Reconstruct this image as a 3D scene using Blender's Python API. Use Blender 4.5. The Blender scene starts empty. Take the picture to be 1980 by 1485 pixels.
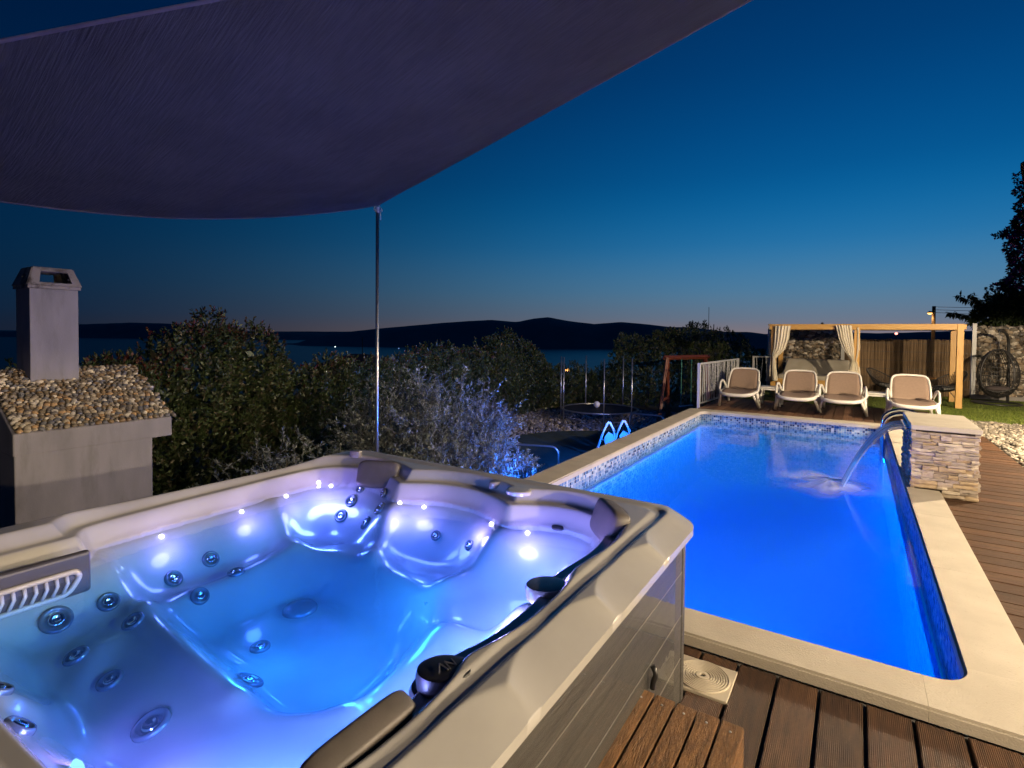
import bpy, bmesh, math, random
import numpy as np
from mathutils import Vector, Matrix

# ------------------------------------------------------------------ camera
sc = bpy.context.scene
COL = sc.collection
random.seed(7)
RNG = np.random.default_rng(11)
FPX, CYPX = 1024.53, 671.96          # focal length and principal row in photo pixels (photo is 1980 x 1485)
YAW, PITCH, ROLL = -0.576672, -0.025238, 0.0095615
EYE = np.array([0.0, 0.0, 1.4])      # 1.4 m above the pool coping (z = 0)
_f = np.array([math.sin(YAW) * math.cos(PITCH), math.cos(YAW) * math.cos(PITCH), math.sin(PITCH)])
_r0 = np.array([math.cos(YAW), -math.sin(YAW), 0.0])
_u0 = np.cross(_r0, _f)
CR = math.cos(ROLL) * _r0 + math.sin(ROLL) * _u0
CU = -math.sin(ROLL) * _r0 + math.cos(ROLL) * _u0
CF = _f
cam = bpy.data.cameras.new('camera')
cam.sensor_width = 36.0
cam.lens = FPX / 1980 * 36.0
cam.shift_y = -(742.5 - CYPX) / 1980
cam.clip_start = 0.02
cam.clip_end = 60000
camo = bpy.data.objects.new('camera', cam)
COL.objects.link(camo)
camo.matrix_world = Matrix(((CR[0], CU[0], -CF[0], EYE[0]), (CR[1], CU[1], -CF[1], EYE[1]),
                            (CR[2], CU[2], -CF[2], EYE[2]), (0, 0, 0, 1)))
sc.camera = camo

# ------------------------------------------------------------------ dusk sky
world = bpy.data.worlds.new('World')
sc.world = world
world.use_nodes = True
wn, wl = world.node_tree.nodes, world.node_tree.links
wn.clear()


def ramp(nodes, stops):
    r = nodes.new('ShaderNodeValToRGB')
    e = r.color_ramp.elements
    while len(e) < len(stops):
        e.new(0.5)
    for i, (p, c) in enumerate(stops):
        e[i].position = p
        e[i].color = (*c, 1)
    return r


def srgb(r, g, b):
    def f(v):
        v /= 255.0
        return v / 12.92 if v <= 0.04045 else ((v + 0.055) / 1.055) ** 2.4
    return (f(r), f(g), f(b))


tc = wn.new('ShaderNodeTexCoord')
sep = wn.new('ShaderNodeSeparateXYZ')
wl.new(tc.outputs['Generated'], sep.inputs[0])
glow = ramp(wn, [(0.0, srgb(136, 118, 120)), (0.03, srgb(104, 118, 138)), (0.08, srgb(82, 130, 162)), (0.16, srgb(20, 116, 174)),
                 (0.27, srgb(2, 84, 146)), (0.42, srgb(1, 60, 116)), (0.62, srgb(1, 38, 84)), (1.0, srgb(1, 22, 58))])
dark = ramp(wn, [(0.0, srgb(10, 26, 46)), (0.03, srgb(5, 29, 54)), (0.12, srgb(1, 35, 66)), (0.26, srgb(1, 33, 66)),
                 (0.45, srgb(0, 22, 58)), (0.7, srgb(0, 18, 50)), (1.0, srgb(0, 16, 46))])
for _r in (glow, dark):
    _r.color_ramp.interpolation = 'B_SPLINE'
wl.new(sep.outputs['Z'], glow.inputs[0])
wl.new(sep.outputs['Z'], dark.inputs[0])
dot = wn.new('ShaderNodeVectorMath')
dot.operation = 'DOT_PRODUCT'
flat = wn.new('ShaderNodeVectorMath')
flat.operation = 'MULTIPLY'
flat.inputs[1].default_value = (1, 1, 0)
nrm = wn.new('ShaderNodeVectorMath')
nrm.operation = 'NORMALIZE'
wl.new(tc.outputs['Generated'], flat.inputs[0])
wl.new(flat.outputs[0], nrm.inputs[0])
SUN_AZ = math.radians(4.0)           # afterglow azimuth, clockwise from +Y
wl.new(nrm.outputs[0], dot.inputs[0])
dot.inputs[1].default_value = (math.sin(SUN_AZ), math.cos(SUN_AZ), 0)
mr = wn.new('ShaderNodeMapRange')
mr.inputs[1].default_value = -0.15
mr.inputs[2].default_value = 1.0
wl.new(dot.outputs['Value'], mr.inputs[0])
mixs = wn.new('ShaderNodeMix')
mixs.data_type = 'RGBA'
pw_ = wn.new('ShaderNodeMath')
pw_.operation = 'POWER'
pw_.inputs[1].default_value = 2.8
wl.new(mr.outputs[0], pw_.inputs[0])
wl.new(pw_.outputs[0], mixs.inputs[0])
wl.new(dark.outputs[0], mixs.inputs[6])
wl.new(glow.outputs[0], mixs.inputs[7])
bg = wn.new('ShaderNodeBackground')
bg.inputs['Strength'].default_value = 1.0
wl.new(mixs.outputs[2], bg.inputs[0])
wo = wn.new('ShaderNodeOutputWorld')
wl.new(bg.outputs[0], wo.inputs[0])

# last light of the sun, already under the horizon: almost nothing
sl = bpy.data.lights.new('sun', 'SUN')
sl.energy = 0.02
sl.angle = math.radians(12)
sl.specular_factor = 0.0
sl.color = (1.0, 0.8, 0.65)
slo = bpy.data.objects.new('sun', sl)
COL.objects.link(slo)
slo.rotation_euler = Vector((-math.sin(SUN_AZ), -math.cos(SUN_AZ), -0.05)).to_track_quat('-Z', 'Y').to_euler()

sc.view_settings.view_transform = 'Standard'
sc.view_settings.look = 'None'
sc.view_settings.exposure = 0.0
sc.view_settings.gamma = 1.0
sc.view_settings.use_curve_mapping = False
sc.cycles.use_denoising = True
sc.cycles.max_bounces = 10
sc.cycles.diffuse_bounces = 3
sc.cycles.glossy_bounces = 4
sc.cycles.transmission_bounces = 4
sc.cycles.transparent_max_bounces = 16
sc.cycles.volume_bounces = 1
sc.cycles.sample_clamp_indirect = 4.0
sc.cycles.caustics_reflective = False
sc.cycles.caustics_refractive = False

# ------------------------------------------------------------------ helpers
DECK = -0.055
GARDEN = -1.0
SEA = -55.0


def ray(px, py):
    return (px - 990) / FPX * CR - (py - CYPX) / FPX * CU + CF


def GZ(px, py, z):
    v = ray(px, py)
    return EYE + v * ((z - EYE[2]) / v[2])


def AY(px, py, y):
    v = ray(px, py)
    return EYE + v * (y / v[1])


def AX(px, py, x):
    v = ray(px, py)
    return EYE + v * (x / v[0])


def AD(px, py, d):
    return EYE + ray(px, py) * d


def tag(o, label=None, cat=None, group=None, kind=None):
    if label:
        o['label'] = label
    if cat:
        o['category'] = cat
    if group:
        o['group'] = group
    if kind:
        o['kind'] = kind
    return o


def empty(name, loc=(0, 0, 0), rz=0.0):
    o = bpy.data.objects.new(name, None)
    o.empty_display_size = 0.1
    o.location = loc
    o.rotation_euler = (0, 0, rz)
    COL.objects.link(o)
    return o


def np_mesh(name, V, F, smooth=False):
    """V (n,3), F (m,k) array of equal polygons"""
    V = np.ascontiguousarray(V, dtype=np.float32)
    F = np.ascontiguousarray(F, dtype=np.int32)
    me = bpy.data.meshes.new(name)
    me.vertices.add(len(V))
    me.vertices.foreach_set('co', V.ravel())
    m, k = F.shape
    me.loops.add(m * k)
    me.loops.foreach_set('vertex_index', F.ravel())
    me.polygons.add(m)
    me.polygons.foreach_set('loop_start', np.arange(0, m * k, k, dtype=np.int32))
    if smooth:
        me.polygons.foreach_set('use_smooth', np.ones(m, dtype=bool))
    me.update(calc_edges=True)
    me.validate()
    return me


def obj(name, me, mat=None, parent=None, loc=None, rot=None):
    o = bpy.data.objects.new(name, me)
    COL.objects.link(o)
    if mat is not None and not me.materials:
        me.materials.append(mat)
    if parent is not None:
        o.parent = parent
    if loc is not None:
        o.location = loc
    if rot is not None:
        o.rotation_euler = rot
    return o


def root_of(p):
    """world translation of an unrotated parent chain"""
    t = Vector((0, 0, 0))
    while p is not None:
        t += p.location
        p = p.parent
    return t


class MB:
    """collects faces of one part, in world coordinates"""

    def __init__(self):
        self.v, self.f = [], []

    def add(self, vs, fs):
        b = len(self.v)
        self.v += [tuple(map(float, p)) for p in vs]
        self.f += [tuple(i + b for i in f) for f in fs]
        return self

    def box(self, a, b):
        (x0, y0, z0), (x1, y1, z1) = a, b
        x0, x1 = min(x0, x1), max(x0, x1)
        y0, y1 = min(y0, y1), max(y0, y1)
        z0, z1 = min(z0, z1), max(z0, z1)
        return self.add([(x0, y0, z0), (x1, y0, z0), (x1, y1, z0), (x0, y1, z0), (x0, y0, z1), (x1, y0, z1), (x1, y1, z1), (x0, y1, z1)],
                        [(3, 2, 1, 0), (4, 5, 6, 7), (0, 1, 5, 4), (1, 2, 6, 5), (2, 3, 7, 6), (3, 0, 4, 7)])

    def prism(self, poly, z0, z1):
        n = len(poly)
        a = sum(poly[i][0] * poly[(i + 1) % n][1] - poly[(i + 1) % n][0] * poly[i][1] for i in range(n))
        if a < 0:
            poly = poly[::-1]
        vs = [(x, y, z0) for x, y in poly] + [(x, y, z1) for x, y in poly]
        fs = [tuple(range(n - 1, -1, -1)), tuple(range(n, 2 * n))]
        fs += [(i, (i + 1) % n, n + (i + 1) % n, n + i) for i in range(n)]
        return self.add(vs, fs)

    def tube(self, pts, r, n=8, closed=False, flat=1.0):
        pts = [Vector(p) for p in pts]
        m = len(pts)
        rs = r if isinstance(r, (list, tuple)) else [r] * m
        vs, up = [], Vector((0, 0, 1))
        prev = None
        for i, p in enumerate(pts):
            if closed:
                t = pts[(i + 1) % m] - pts[i - 1]
            else:
                t = pts[min(i + 1, m - 1)] - pts[max(i - 1, 0)]
            if t.length < 1e-9:
                t = Vector((0, 0, 1))
            t.normalize()
            if prev is None:
                s = t.cross(up)
                if s.length < 0.05:
                    s = t.cross(Vector((1, 0, 0)))
                s.normalize()
            else:
                s = prev - t * prev.dot(t)
                if s.length < 1e-6:
                    s = t.orthogonal()
                s.normalize()
            prev = s
            w = t.cross(s)
            for k in range(n):
                a = 2 * math.pi * k / n
                vs.append(p + (s * math.cos(a) + w * math.sin(a) * flat) * rs[i])
        fs = []
        for i in range(m if closed else m - 1):
            j = (i + 1) % m
            for k in range(n):
                l = (k + 1) % n
                fs.append((i * n + k, j * n + k, j * n + l, i * n + l))
        if not closed:
            fs.append(tuple(range(n)))
            fs.append(tuple(range((m - 1) * n + n - 1, (m - 1) * n - 1, -1)))
        return self.add(vs, fs)

    def lathe(self, prof, c=(0, 0, 0), n=24, cap=True):
        vs, fs = [], []
        m = len(prof)
        for (r, z) in prof:
            for k in range(n):
                a = 2 * math.pi * k / n
                vs.append((c[0] + r * math.cos(a), c[1] + r * math.sin(a), c[2] + z))
        for i in range(m - 1):
            for k in range(n):
                l = (k + 1) % n
                fs.append((i * n + k, i * n + l, (i + 1) * n + l, (i + 1) * n + k))
        if cap:
            fs.append(tuple(range(n - 1, -1, -1)))
            fs.append(tuple((m - 1) * n + k for k in range(n)))
        return self.add(vs, fs)

    def grid(self, fn, nu, nv):
        vs = [fn(i / nu, j / nv) for i in range(nu + 1) for j in range(nv + 1)]
        fs = [(i * (nv + 1) + j, (i + 1) * (nv + 1) + j, (i + 1) * (nv + 1) + j + 1, i * (nv + 1) + j + 1) for i in range(nu) for j in range(nv)]
        return self.add(vs, fs)

    def mesh(self, name, off=None, smooth=False):
        me = bpy.data.meshes.new(name)
        vs = self.v
        if off is not None:
            vs = [(x - off[0], y - off[1], z - off[2]) for x, y, z in vs]
        me.from_pydata(vs, [], self.f)
        if smooth:
            me.polygons.foreach_set('use_smooth', [True] * len(me.polygons))
        me.update()
        return me

    def build(self, name, mat, parent=None, smooth=False, bevel=0.0, seg=2, subsurf=0, recentre=False, solid=0.0):
        """recentre: put the object's origin at the middle of its vertices (top-level things: at their base)"""
        off = root_of(parent)
        loc = Vector((0, 0, 0))
        if recentre:
            a = np.array(self.v)
            c = (a.min(0) + a.max(0)) / 2
            if parent is None:
                c[2] = a[:, 2].min()
            loc = Vector(c) - off
            off = Vector(c)
        o = obj(name, self.mesh(name, off, smooth), mat, parent, loc)
        if solid:
            md = o.modifiers.new('solid', 'SOLIDIFY')
            md.thickness = solid
            md.offset = 0
        if bevel:
            md = o.modifiers.new('bevel', 'BEVEL')
            md.width = bevel
            md.segments = seg
            md.limit_method = 'ANGLE'
            md.angle_limit = math.radians(35)
        if subsurf:
            md = o.modifiers.new('sub', 'SUBSURF')
            md.levels = md.render_levels = subsurf
        return o


def smoothed(o, angle=35):
    me = o.data
    me.polygons.foreach_set('use_smooth', [True] * len(me.polygons))
    me.set_sharp_from_angle(angle=math.radians(angle))
    return o


def copy_tree(o, parent=None):
    c = o.copy()
    COL.objects.link(c)
    c.parent = parent
    for ch in [k for k in bpy.data.objects if k.parent == o]:
        copy_tree(ch, c)
    return c


def fillet(pts, r, n=5):
    """round the inner corners of a 3D polyline"""
    pts = [Vector(p) for p in pts]
    out = [pts[0]]
    for i in range(1, len(pts) - 1):
        a, b, c = pts[i - 1], pts[i], pts[i + 1]
        da, dc = (a - b), (c - b)
        q = min(r, da.length * 0.49, dc.length * 0.49)
        p0, p1 = b + da.normalized() * q, b + dc.normalized() * q
        for k in range(n + 1):
            t = k / n
            out.append(p0 * (1 - t) ** 2 + b * 2 * t * (1 - t) + p1 * t * t)
    out.append(pts[-1])
    return out


# ------------------------------------------------------------------ materials
MATS = {}


def mat(name, c1, c2=None, scale=6.0, rough=0.5, metal=0.0, bump=0.0, bscale=60.0, rand=0.0, isl=0.0, coat=0.0, stretch=(1, 1, 1),
        detail=6.0, spec=0.5, palette=None, wear=None, sub=0.0, emit=None, es=0.0, trans=0.0, roughvar=0.0, world_tex=False):
    m = bpy.data.materials.new(name)
    MATS[name] = m
    m.use_nodes = True
    n, l = m.node_tree.nodes, m.node_tree.links
    b = n['Principled BSDF']
    b.inputs['Roughness'].default_value = rough
    b.inputs['Metallic'].default_value = metal
    b.inputs['Coat Weight'].default_value = coat
    b.inputs['Coat Roughness'].default_value = 0.06
    b.inputs['Specular IOR Level'].default_value = spec
    b.inputs['Transmission Weight'].default_value = trans
    if sub:
        b.inputs['Subsurface Weight'].default_value = sub
        b.inputs['Subsurface Radius'].default_value = (0.02, 0.02, 0.02)
    t = n.new('ShaderNodeTexCoord')
    geo = n.new('ShaderNodeNewGeometry')
    mp = n.new('ShaderNodeMapping')
    mp.inputs['Scale'].default_value = stretch
    if world_tex:
        l.new(geo.outputs['Position'], mp.inputs[0])
    else:
        l.new(t.outputs['Object'], mp.inputs[0])
    vec = mp.outputs[0]
    if rand:
        oi = n.new('ShaderNodeObjectInfo')
        ad = n.new('ShaderNodeVectorMath')
        ad.operation = 'ADD'
        cx = n.new('ShaderNodeMath')
        cx.operation = 'MULTIPLY'
        cx.inputs[1].default_value = 37.0
        l.new(oi.outputs['Random'], cx.inputs[0])
        l.new(vec, ad.inputs[0])
        l.new(cx.outputs[0], ad.inputs[1])
        vec = ad.outputs[0]
    noise = n.new('ShaderNodeTexNoise')
    noise.inputs['Scale'].default_value = scale
    noise.inputs['Detail'].default_value = detail
    l.new(vec, noise.inputs['Vector'])
    c2 = c2 or tuple(x * 0.8 for x in c1)
    rp = ramp(n, [(0.32, c1), (0.68, c2)])
    l.new(noise.outputs['Fac'], rp.inputs[0])
    col = rp.outputs[0]
    if palette:
        pr = ramp(n, [(i / len(palette), c) for i, c in enumerate(palette)])
        pr.color_ramp.interpolation = 'CONSTANT'
        if isl:
            l.new(geo.outputs['Random Per Island'], pr.inputs[0])
        else:
            oi2 = n.new('ShaderNodeObjectInfo')
            l.new(oi2.outputs['Random'], pr.inputs[0])
        mx = n.new('ShaderNodeMix')
        mx.data_type = 'RGBA'
        mx.blend_type = 'MULTIPLY'
        mx.inputs[0].default_value = 1.0
        l.new(pr.outputs[0], mx.inputs[6])
        l.new(col, mx.inputs[7])
        col = mx.outputs[2]
    for amount, src in ((rand, 'obj'), (isl if not palette else isl * 0.5, 'isl')):
        if not amount:
            continue
        if src == 'obj':
            q = n.new('ShaderNodeObjectInfo')
            out = q.outputs['Random']
        else:
            out = geo.outputs['Random Per Island']
        mrr = n.new('ShaderNodeMapRange')
        mrr.inputs[3].default_value = 1 - amount
        mrr.inputs[4].default_value = 1 + amount
        l.new(out, mrr.inputs[0])
        hs = n.new('ShaderNodeHueSaturation')
        l.new(mrr.outputs[0], hs.inputs['Value'])
        l.new(col, hs.inputs['Color'])
        col = hs.outputs[0]
    if wear:
        wc, ws, lo, hi = wear
        w = n.new('ShaderNodeTexNoise')
        w.inputs['Scale'].default_value = ws
        w.inputs['Detail'].default_value = 8
        w.inputs['Roughness'].default_value = 0.65
        l.new(vec, w.inputs['Vector'])
        wr = n.new('ShaderNodeMapRange')
        wr.inputs[1].default_value = lo
        wr.inputs[2].default_value = hi
        l.new(w.outputs['Fac'], wr.inputs[0])
        mx = n.new('ShaderNodeMix')
        mx.data_type = 'RGBA'
        l.new(wr.outputs[0], mx.inputs[0])
        l.new(col, mx.inputs[6])
        mx.inputs[7].default_value = (*wc, 1)
        col = mx.outputs[2]
    l.new(col, b.inputs['Base Color'])
    if roughvar:
        rv = n.new('ShaderNodeMapRange')
        rv.inputs[3].default_value = max(0.02, rough - roughvar)
        rv.inputs[4].default_value = min(1, rough + roughvar)
        l.new(noise.outputs['Fac'], rv.inputs[0])
        l.new(rv.outputs[0], b.inputs['Roughness'])
    if bump:
        bn = n.new('ShaderNodeTexNoise')
        bn.inputs['Scale'].default_value = bscale
        bn.inputs['Detail'].default_value = 4
        l.new(vec, bn.inputs['Vector'])
        bp = n.new('ShaderNodeBump')
        bp.inputs['Strength'].default_value = bump
        bp.inputs['Distance'].default_value = 0.01
        l.new(bn.outputs['Fac'], bp.inputs['Height'])
        l.new(bp.outputs[0], b.inputs['Normal'])
    if emit:
        b.inputs['Emission Color'].default_value = (*emit, 1)
        b.inputs['Emission Strength'].default_value = es
    return m


def leafmat(name, pal, rough=0.45, transl=0.25):
    m = mat(name, (1, 1, 1), (0.75, 0.75, 0.75), scale=1.3, rough=rough, isl=0.5, palette=pal)
    n, l = m.node_tree.nodes, m.node_tree.links
    b = n['Principled BSDF']
    src = b.inputs['Base Color'].links[0].from_socket
    tr = n.new('ShaderNodeBsdfTranslucent')
    l.new(src, tr.inputs[0])
    mx = n.new('ShaderNodeMixShader')
    mx.inputs[0].default_value = transl
    l.new(b.outputs[0], mx.inputs[1])
    l.new(tr.outputs[0], mx.inputs[2])
    l.new(mx.outputs[0], n['Material Output'].inputs[0])
    return m


def ridged(name, c1, c2, axis, freq, depth, rough=0.6, rand=0.25, scale=9, stretch=(1, 1, 1), wear=None):
    """grooved decking: noise colour along the grain and fine ridges across it (axis: 0 = ridges counted along local x)"""
    m = mat(name, c1, c2, scale=scale, rough=rough, rand=rand, stretch=stretch, wear=wear, spec=0.25)
    n, l = m.node_tree.nodes, m.node_tree.links
    b = n['Principled BSDF']
    t = n.new('ShaderNodeTexCoord')
    w = n.new('ShaderNodeTexWave')
    w.wave_type = 'BANDS'
    w.bands_direction = 'XYZ'[axis]
    w.wave_profile = 'SIN'
    w.inputs['Scale'].default_value = freq
    w.inputs['Distortion'].default_value = 0.15
    w.inputs['Detail'].default_value = 1
    l.new(t.outputs['Object'], w.inputs['Vector'])
    nz = n.new('ShaderNodeTexNoise')
    nz.inputs['Scale'].default_value = 120
    l.new(t.outputs['Object'], nz.inputs['Vector'])
    ma = n.new('ShaderNodeMath')
    ma.operation = 'MULTIPLY_ADD'
    ma.inputs[1].default_value = 0.35
    l.new(nz.outputs['Fac'], ma.inputs[0])
    l.new(w.outputs['Fac'], ma.inputs[2])
    bp = n.new('ShaderNodeBump')
    bp.inputs['Strength'].default_value = 0.9
    bp.inputs['Distance'].default_value = depth
    l.new(ma.outputs[0], bp.inputs['Height'])
    l.new(bp.outputs[0], b.inputs['Normal'])
    return m


def mosaic(name, ax_u, ax_v, size):
    m = bpy.data.materials.new(name)
    m.use_nodes = True
    n, l = m.node_tree.nodes, m.node_tree.links
    b = n['Principled BSDF']
    g = n.new('ShaderNodeNewGeometry')
    s = n.new('ShaderNodeSeparateXYZ')
    l.new(g.outputs['Position'], s.inputs[0])
    c = n.new('ShaderNodeCombineXYZ')
    l.new(s.outputs[ax_u], c.inputs[0])
    l.new(s.outputs[ax_v], c.inputs[1])
    br = n.new('ShaderNodeTexBrick')
    br.offset = 0.0
    br.squash = 1.0
    br.inputs['Scale'].default_value = 1.0
    br.inputs['Brick Width'].default_value = size
    br.inputs['Row Height'].default_value = size
    br.inputs['Mortar Size'].default_value = size * 0.07
    br.inputs['Mortar Smooth'].default_value = 0.1
    br.inputs['Bias'].default_value = 0.0
    br.inputs['Color1'].default_value = (0, 0, 0, 1)
    br.inputs['Color2'].default_value = (1, 1, 1, 1)
    l.new(c.outputs[0], br.inputs['Vector'])
    rp = ramp(n, [(0.0, (0.02, 0.05, 0.14)), (0.22, (0.10, 0.22, 0.42)), (0.42, (0.30, 0.42, 0.52)), (0.62, (0.55, 0.62, 0.66)), (0.82, (0.20, 0.33, 0.50))])
    rp.color_ramp.interpolation = 'CONSTANT'
    l.new(br.outputs['Color'], rp.inputs[0])
    mx = n.new('ShaderNodeMix')
    mx.data_type = 'RGBA'
    l.new(br.outputs['Fac'], mx.inputs[0])
    l.new(rp.outputs[0], mx.inputs[6])
    mx.inputs[7].default_value = (0.55, 0.56, 0.55, 1)
    l.new(mx.outputs[2], b.inputs['Base Color'])
    b.inputs['Roughness'].default_value = 0.25
    bp = n.new('ShaderNodeBump')
    bp.inputs['Strength'].default_value = 0.4
    bp.inputs['Distance'].default_value = 0.003
    bp.invert = True
    l.new(br.outputs['Fac'], bp.inputs['Height'])
    l.new(bp.outputs[0], b.inputs['Normal'])
    return m


def watermat(name, tint, vol_col, dens, bump, bscale, rough=0.03, scatter=0.0, scol=(0.1, 0.4, 1.0)):
    """clear water: fresnel mirror over a see-through surface, with a body that absorbs (and a little scatters) light"""
    m = bpy.data.materials.new(name)
    m.use_nodes = True
    n, l = m.node_tree.nodes, m.node_tree.links
    n.remove(n['Principled BSDF'])
    out = n['Material Output']
    tr = n.new('ShaderNodeBsdfTransparent')
    tr.inputs[0].default_value = (*tint, 1)
    gl = n.new('ShaderNodeBsdfGlossy')
    gl.inputs['Roughness'].default_value = rough
    fr = n.new('ShaderNodeFresnel')
    fr.inputs[0].default_value = 1.33
    g = n.new('ShaderNodeNewGeometry')
    nz = n.new('ShaderNodeTexNoise')
    nz.inputs['Scale'].default_value = bscale
    nz.inputs['Detail'].default_value = 3
    l.new(g.outputs['Position'], nz.inputs['Vector'])
    bp = n.new('ShaderNodeBump')
    bp.inputs['Strength'].default_value = bump
    bp.inputs['Distance'].default_value = 0.03
    l.new(nz.outputs['Fac'], bp.inputs['Height'])
    l.new(bp.outputs[0], gl.inputs['Normal'])
    l.new(bp.outputs[0], fr.inputs['Normal'])
    # seen from below the surface should not turn into a full mirror
    bf = n.new('ShaderNodeMath')
    bf.operation = 'SUBTRACT'
    bf.inputs[0].default_value = 1.0
    l.new(g.outputs['Backfacing'], bf.inputs[1])
    mm = n.new('ShaderNodeMath')
    mm.operation = 'MULTIPLY'
    l.new(bf.outputs[0], mm.inputs[0])
    l.new(fr.outputs[0], mm.inputs[1])
    mx = n.new('ShaderNodeMixShader')
    l.new(mm.outputs[0], mx.inputs[0])
    l.new(tr.outputs[0], mx.inputs[1])
    l.new(gl.outputs[0], mx.inputs[2])
    l.new(mx.outputs[0], out.inputs['Surface'])
    if dens or scatter:
        va = n.new('ShaderNodeVolumeAbsorption')
        va.inputs[0].default_value = (*vol_col, 1)
        va.inputs['Density'].default_value = dens
        sh = va.outputs[0]
        if scatter:
            vs = n.new('ShaderNodeVolumeScatter')
            vs.inputs[0].default_value = (*scol, 1)
            vs.inputs['Density'].default_value = scatter
            ad = n.new('ShaderNodeAddShader')
            l.new(va.outputs[0], ad.inputs[0])
            l.new(vs.outputs[0], ad.inputs[1])
            sh = ad.outputs[0]
        l.new(sh, out.inputs['Volume'])
    return m


def emat(name, col, s):
    m = bpy.data.materials.new(name)
    m.use_nodes = True
    n, l = m.node_tree.nodes, m.node_tree.links
    n.remove(n['Principled BSDF'])
    e = n.new('ShaderNodeEmission')
    e.inputs[0].default_value = (*col, 1)
    e.inputs[1].default_value = s
    l.new(e.outputs[0], n['Material Output'].inputs[0])
    return m


def lamp(name, loc, power, col, radius=0.05, parent=None, spec=1.0, kind='POINT', direction=None, size=0.2, spread=math.pi):
    ld = bpy.data.lights.new(name, kind)
    ld.energy = power
    ld.color = col
    ld.specular_factor = spec
    if kind == 'AREA':
        ld.shape = 'DISK'
        ld.size = size
        ld.spread = spread
    elif kind in ('POINT', 'SPOT'):
        ld.shadow_soft_size = radius
    if kind == 'SPOT':
        ld.spot_size = spread
        ld.spot_blend = 0.04
    o = bpy.data.objects.new(name, ld)
    COL.objects.link(o)
    if parent is not None:
        o.parent = parent
        o.location = Vector(loc) - root_of(parent)
    else:
        o.location = loc
    if direction is not None:
        o.rotation_euler = Vector(direction).to_track_quat('-Z', 'Y').to_euler()
    return o


m_coping = mat('cast_stone', (0.58, 0.52, 0.42), (0.5, 0.445, 0.355), scale=5, rough=0.75, bump=0.35, bscale=140, rand=0.05, wear=((0.36, 0.29, 0.2), 90, 0.62, 0.72))
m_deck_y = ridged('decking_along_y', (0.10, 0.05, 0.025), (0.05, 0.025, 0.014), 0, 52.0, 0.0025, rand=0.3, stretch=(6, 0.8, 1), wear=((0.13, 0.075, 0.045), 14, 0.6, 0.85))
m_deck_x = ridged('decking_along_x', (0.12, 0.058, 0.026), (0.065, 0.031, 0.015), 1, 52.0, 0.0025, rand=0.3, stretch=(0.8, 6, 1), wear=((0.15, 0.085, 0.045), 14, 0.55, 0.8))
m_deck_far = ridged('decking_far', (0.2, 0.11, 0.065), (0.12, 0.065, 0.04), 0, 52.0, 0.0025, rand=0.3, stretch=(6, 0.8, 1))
m_earth = mat('earth', (0.05, 0.04, 0.03), (0.025, 0.02, 0.016), scale=3, rough=0.95, bump=0.5, bscale=30)
m_concrete = mat('raw_concrete', (0.3, 0.28, 0.26), (0.22, 0.2, 0.19), scale=3, rough=0.9, bump=0.3)
m_render = mat('grey_render', (0.235, 0.225, 0.25), (0.175, 0.168, 0.188), scale=2.6, rough=0.85, bump=0.15, bscale=90, stretch=(3, 3, 0.8), wear=((0.11, 0.105, 0.105), 2.2, 0.52, 0.8))
m_soot = mat('sooted_render', (0.25, 0.23, 0.22), (0.19, 0.17, 0.165), scale=3, rough=0.85, wear=((0.035, 0.028, 0.024), 9, 0.48, 0.62))
m_shell = mat('pearl_acrylic', (0.40, 0.385, 0.355), (0.34, 0.325, 0.30), scale=4.5, rough=0.26, coat=0.55, bump=0.0)
m_pillow = mat('dark_foam', (0.10, 0.085, 0.075), (0.08, 0.07, 0.06), scale=20, rough=0.45, bump=0.1, bscale=300)
m_black = mat('black_plastic', (0.02, 0.02, 0.022), (0.03, 0.03, 0.03), rough=0.35)
m_grille = mat('grille_panel', (0.06, 0.055, 0.055), (0.05, 0.045, 0.045), rough=0.4)
m_slat = mat('grille_slat', (0.5, 0.47, 0.42), (0.45, 0.42, 0.38), rough=0.35)
m_chrome = mat('chrome', (0.75, 0.77, 0.8), (0.7, 0.72, 0.75), rough=0.12, metal=1.0)
m_jet = mat('jet_grey', (0.16, 0.18, 0.2), (0.12, 0.14, 0.16), rough=0.25, metal=0.4)
m_panel = mat('composite_panel', (0.06, 0.055, 0.048), (0.03, 0.027, 0.024), scale=5, rough=0.5, bump=0.5, bscale=25, stretch=(8, 0.7, 16), rand=0.06)
m_panelx = mat('composite_panel_far', (0.06, 0.055, 0.048), (0.03, 0.027, 0.024), scale=5, rough=0.5, bump=0.5, bscale=25, stretch=(0.7, 8, 16), rand=0.06)
m_teak = mat('step_wood', (0.25, 0.122, 0.045), (0.075, 0.036, 0.015), scale=13, rough=0.65, bump=0.9, bscale=60, stretch=(7, 0.9, 7), rand=0.15, detail=10, spec=0.25, wear=((0.36, 0.19, 0.08), 26, 0.52, 0.72))
m_lid = mat('cream_plastic', (0.62, 0.55, 0.42), (0.57, 0.5, 0.38), scale=8, rough=0.4)
m_steel = mat('galvanised', (0.55, 0.55, 0.53), (0.45, 0.45, 0.44), scale=14, rough=0.35, metal=0.9)
m_white = mat('white_resin', (0.75, 0.72, 0.66), (0.7, 0.67, 0.61), scale=4, rough=0.4)
m_sling = mat('taupe_mesh', (0.3, 0.21, 0.16), (0.27, 0.19, 0.14), scale=30, rough=0.8, bump=0.3, bscale=400)
m_pine = mat('pine', (0.62, 0.36, 0.10), (0.52, 0.28, 0.07), scale=4, rough=0.5, stretch=(8, 8, 1), rand=0.08, wear=((0.3, 0.13, 0.03), 3.5, 0.7, 0.78))
m_pineh = mat('pine_beam', (0.6, 0.36, 0.10), (0.52, 0.28, 0.07), scale=4, rough=0.5, stretch=(1, 8, 8), rand=0.08)
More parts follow.
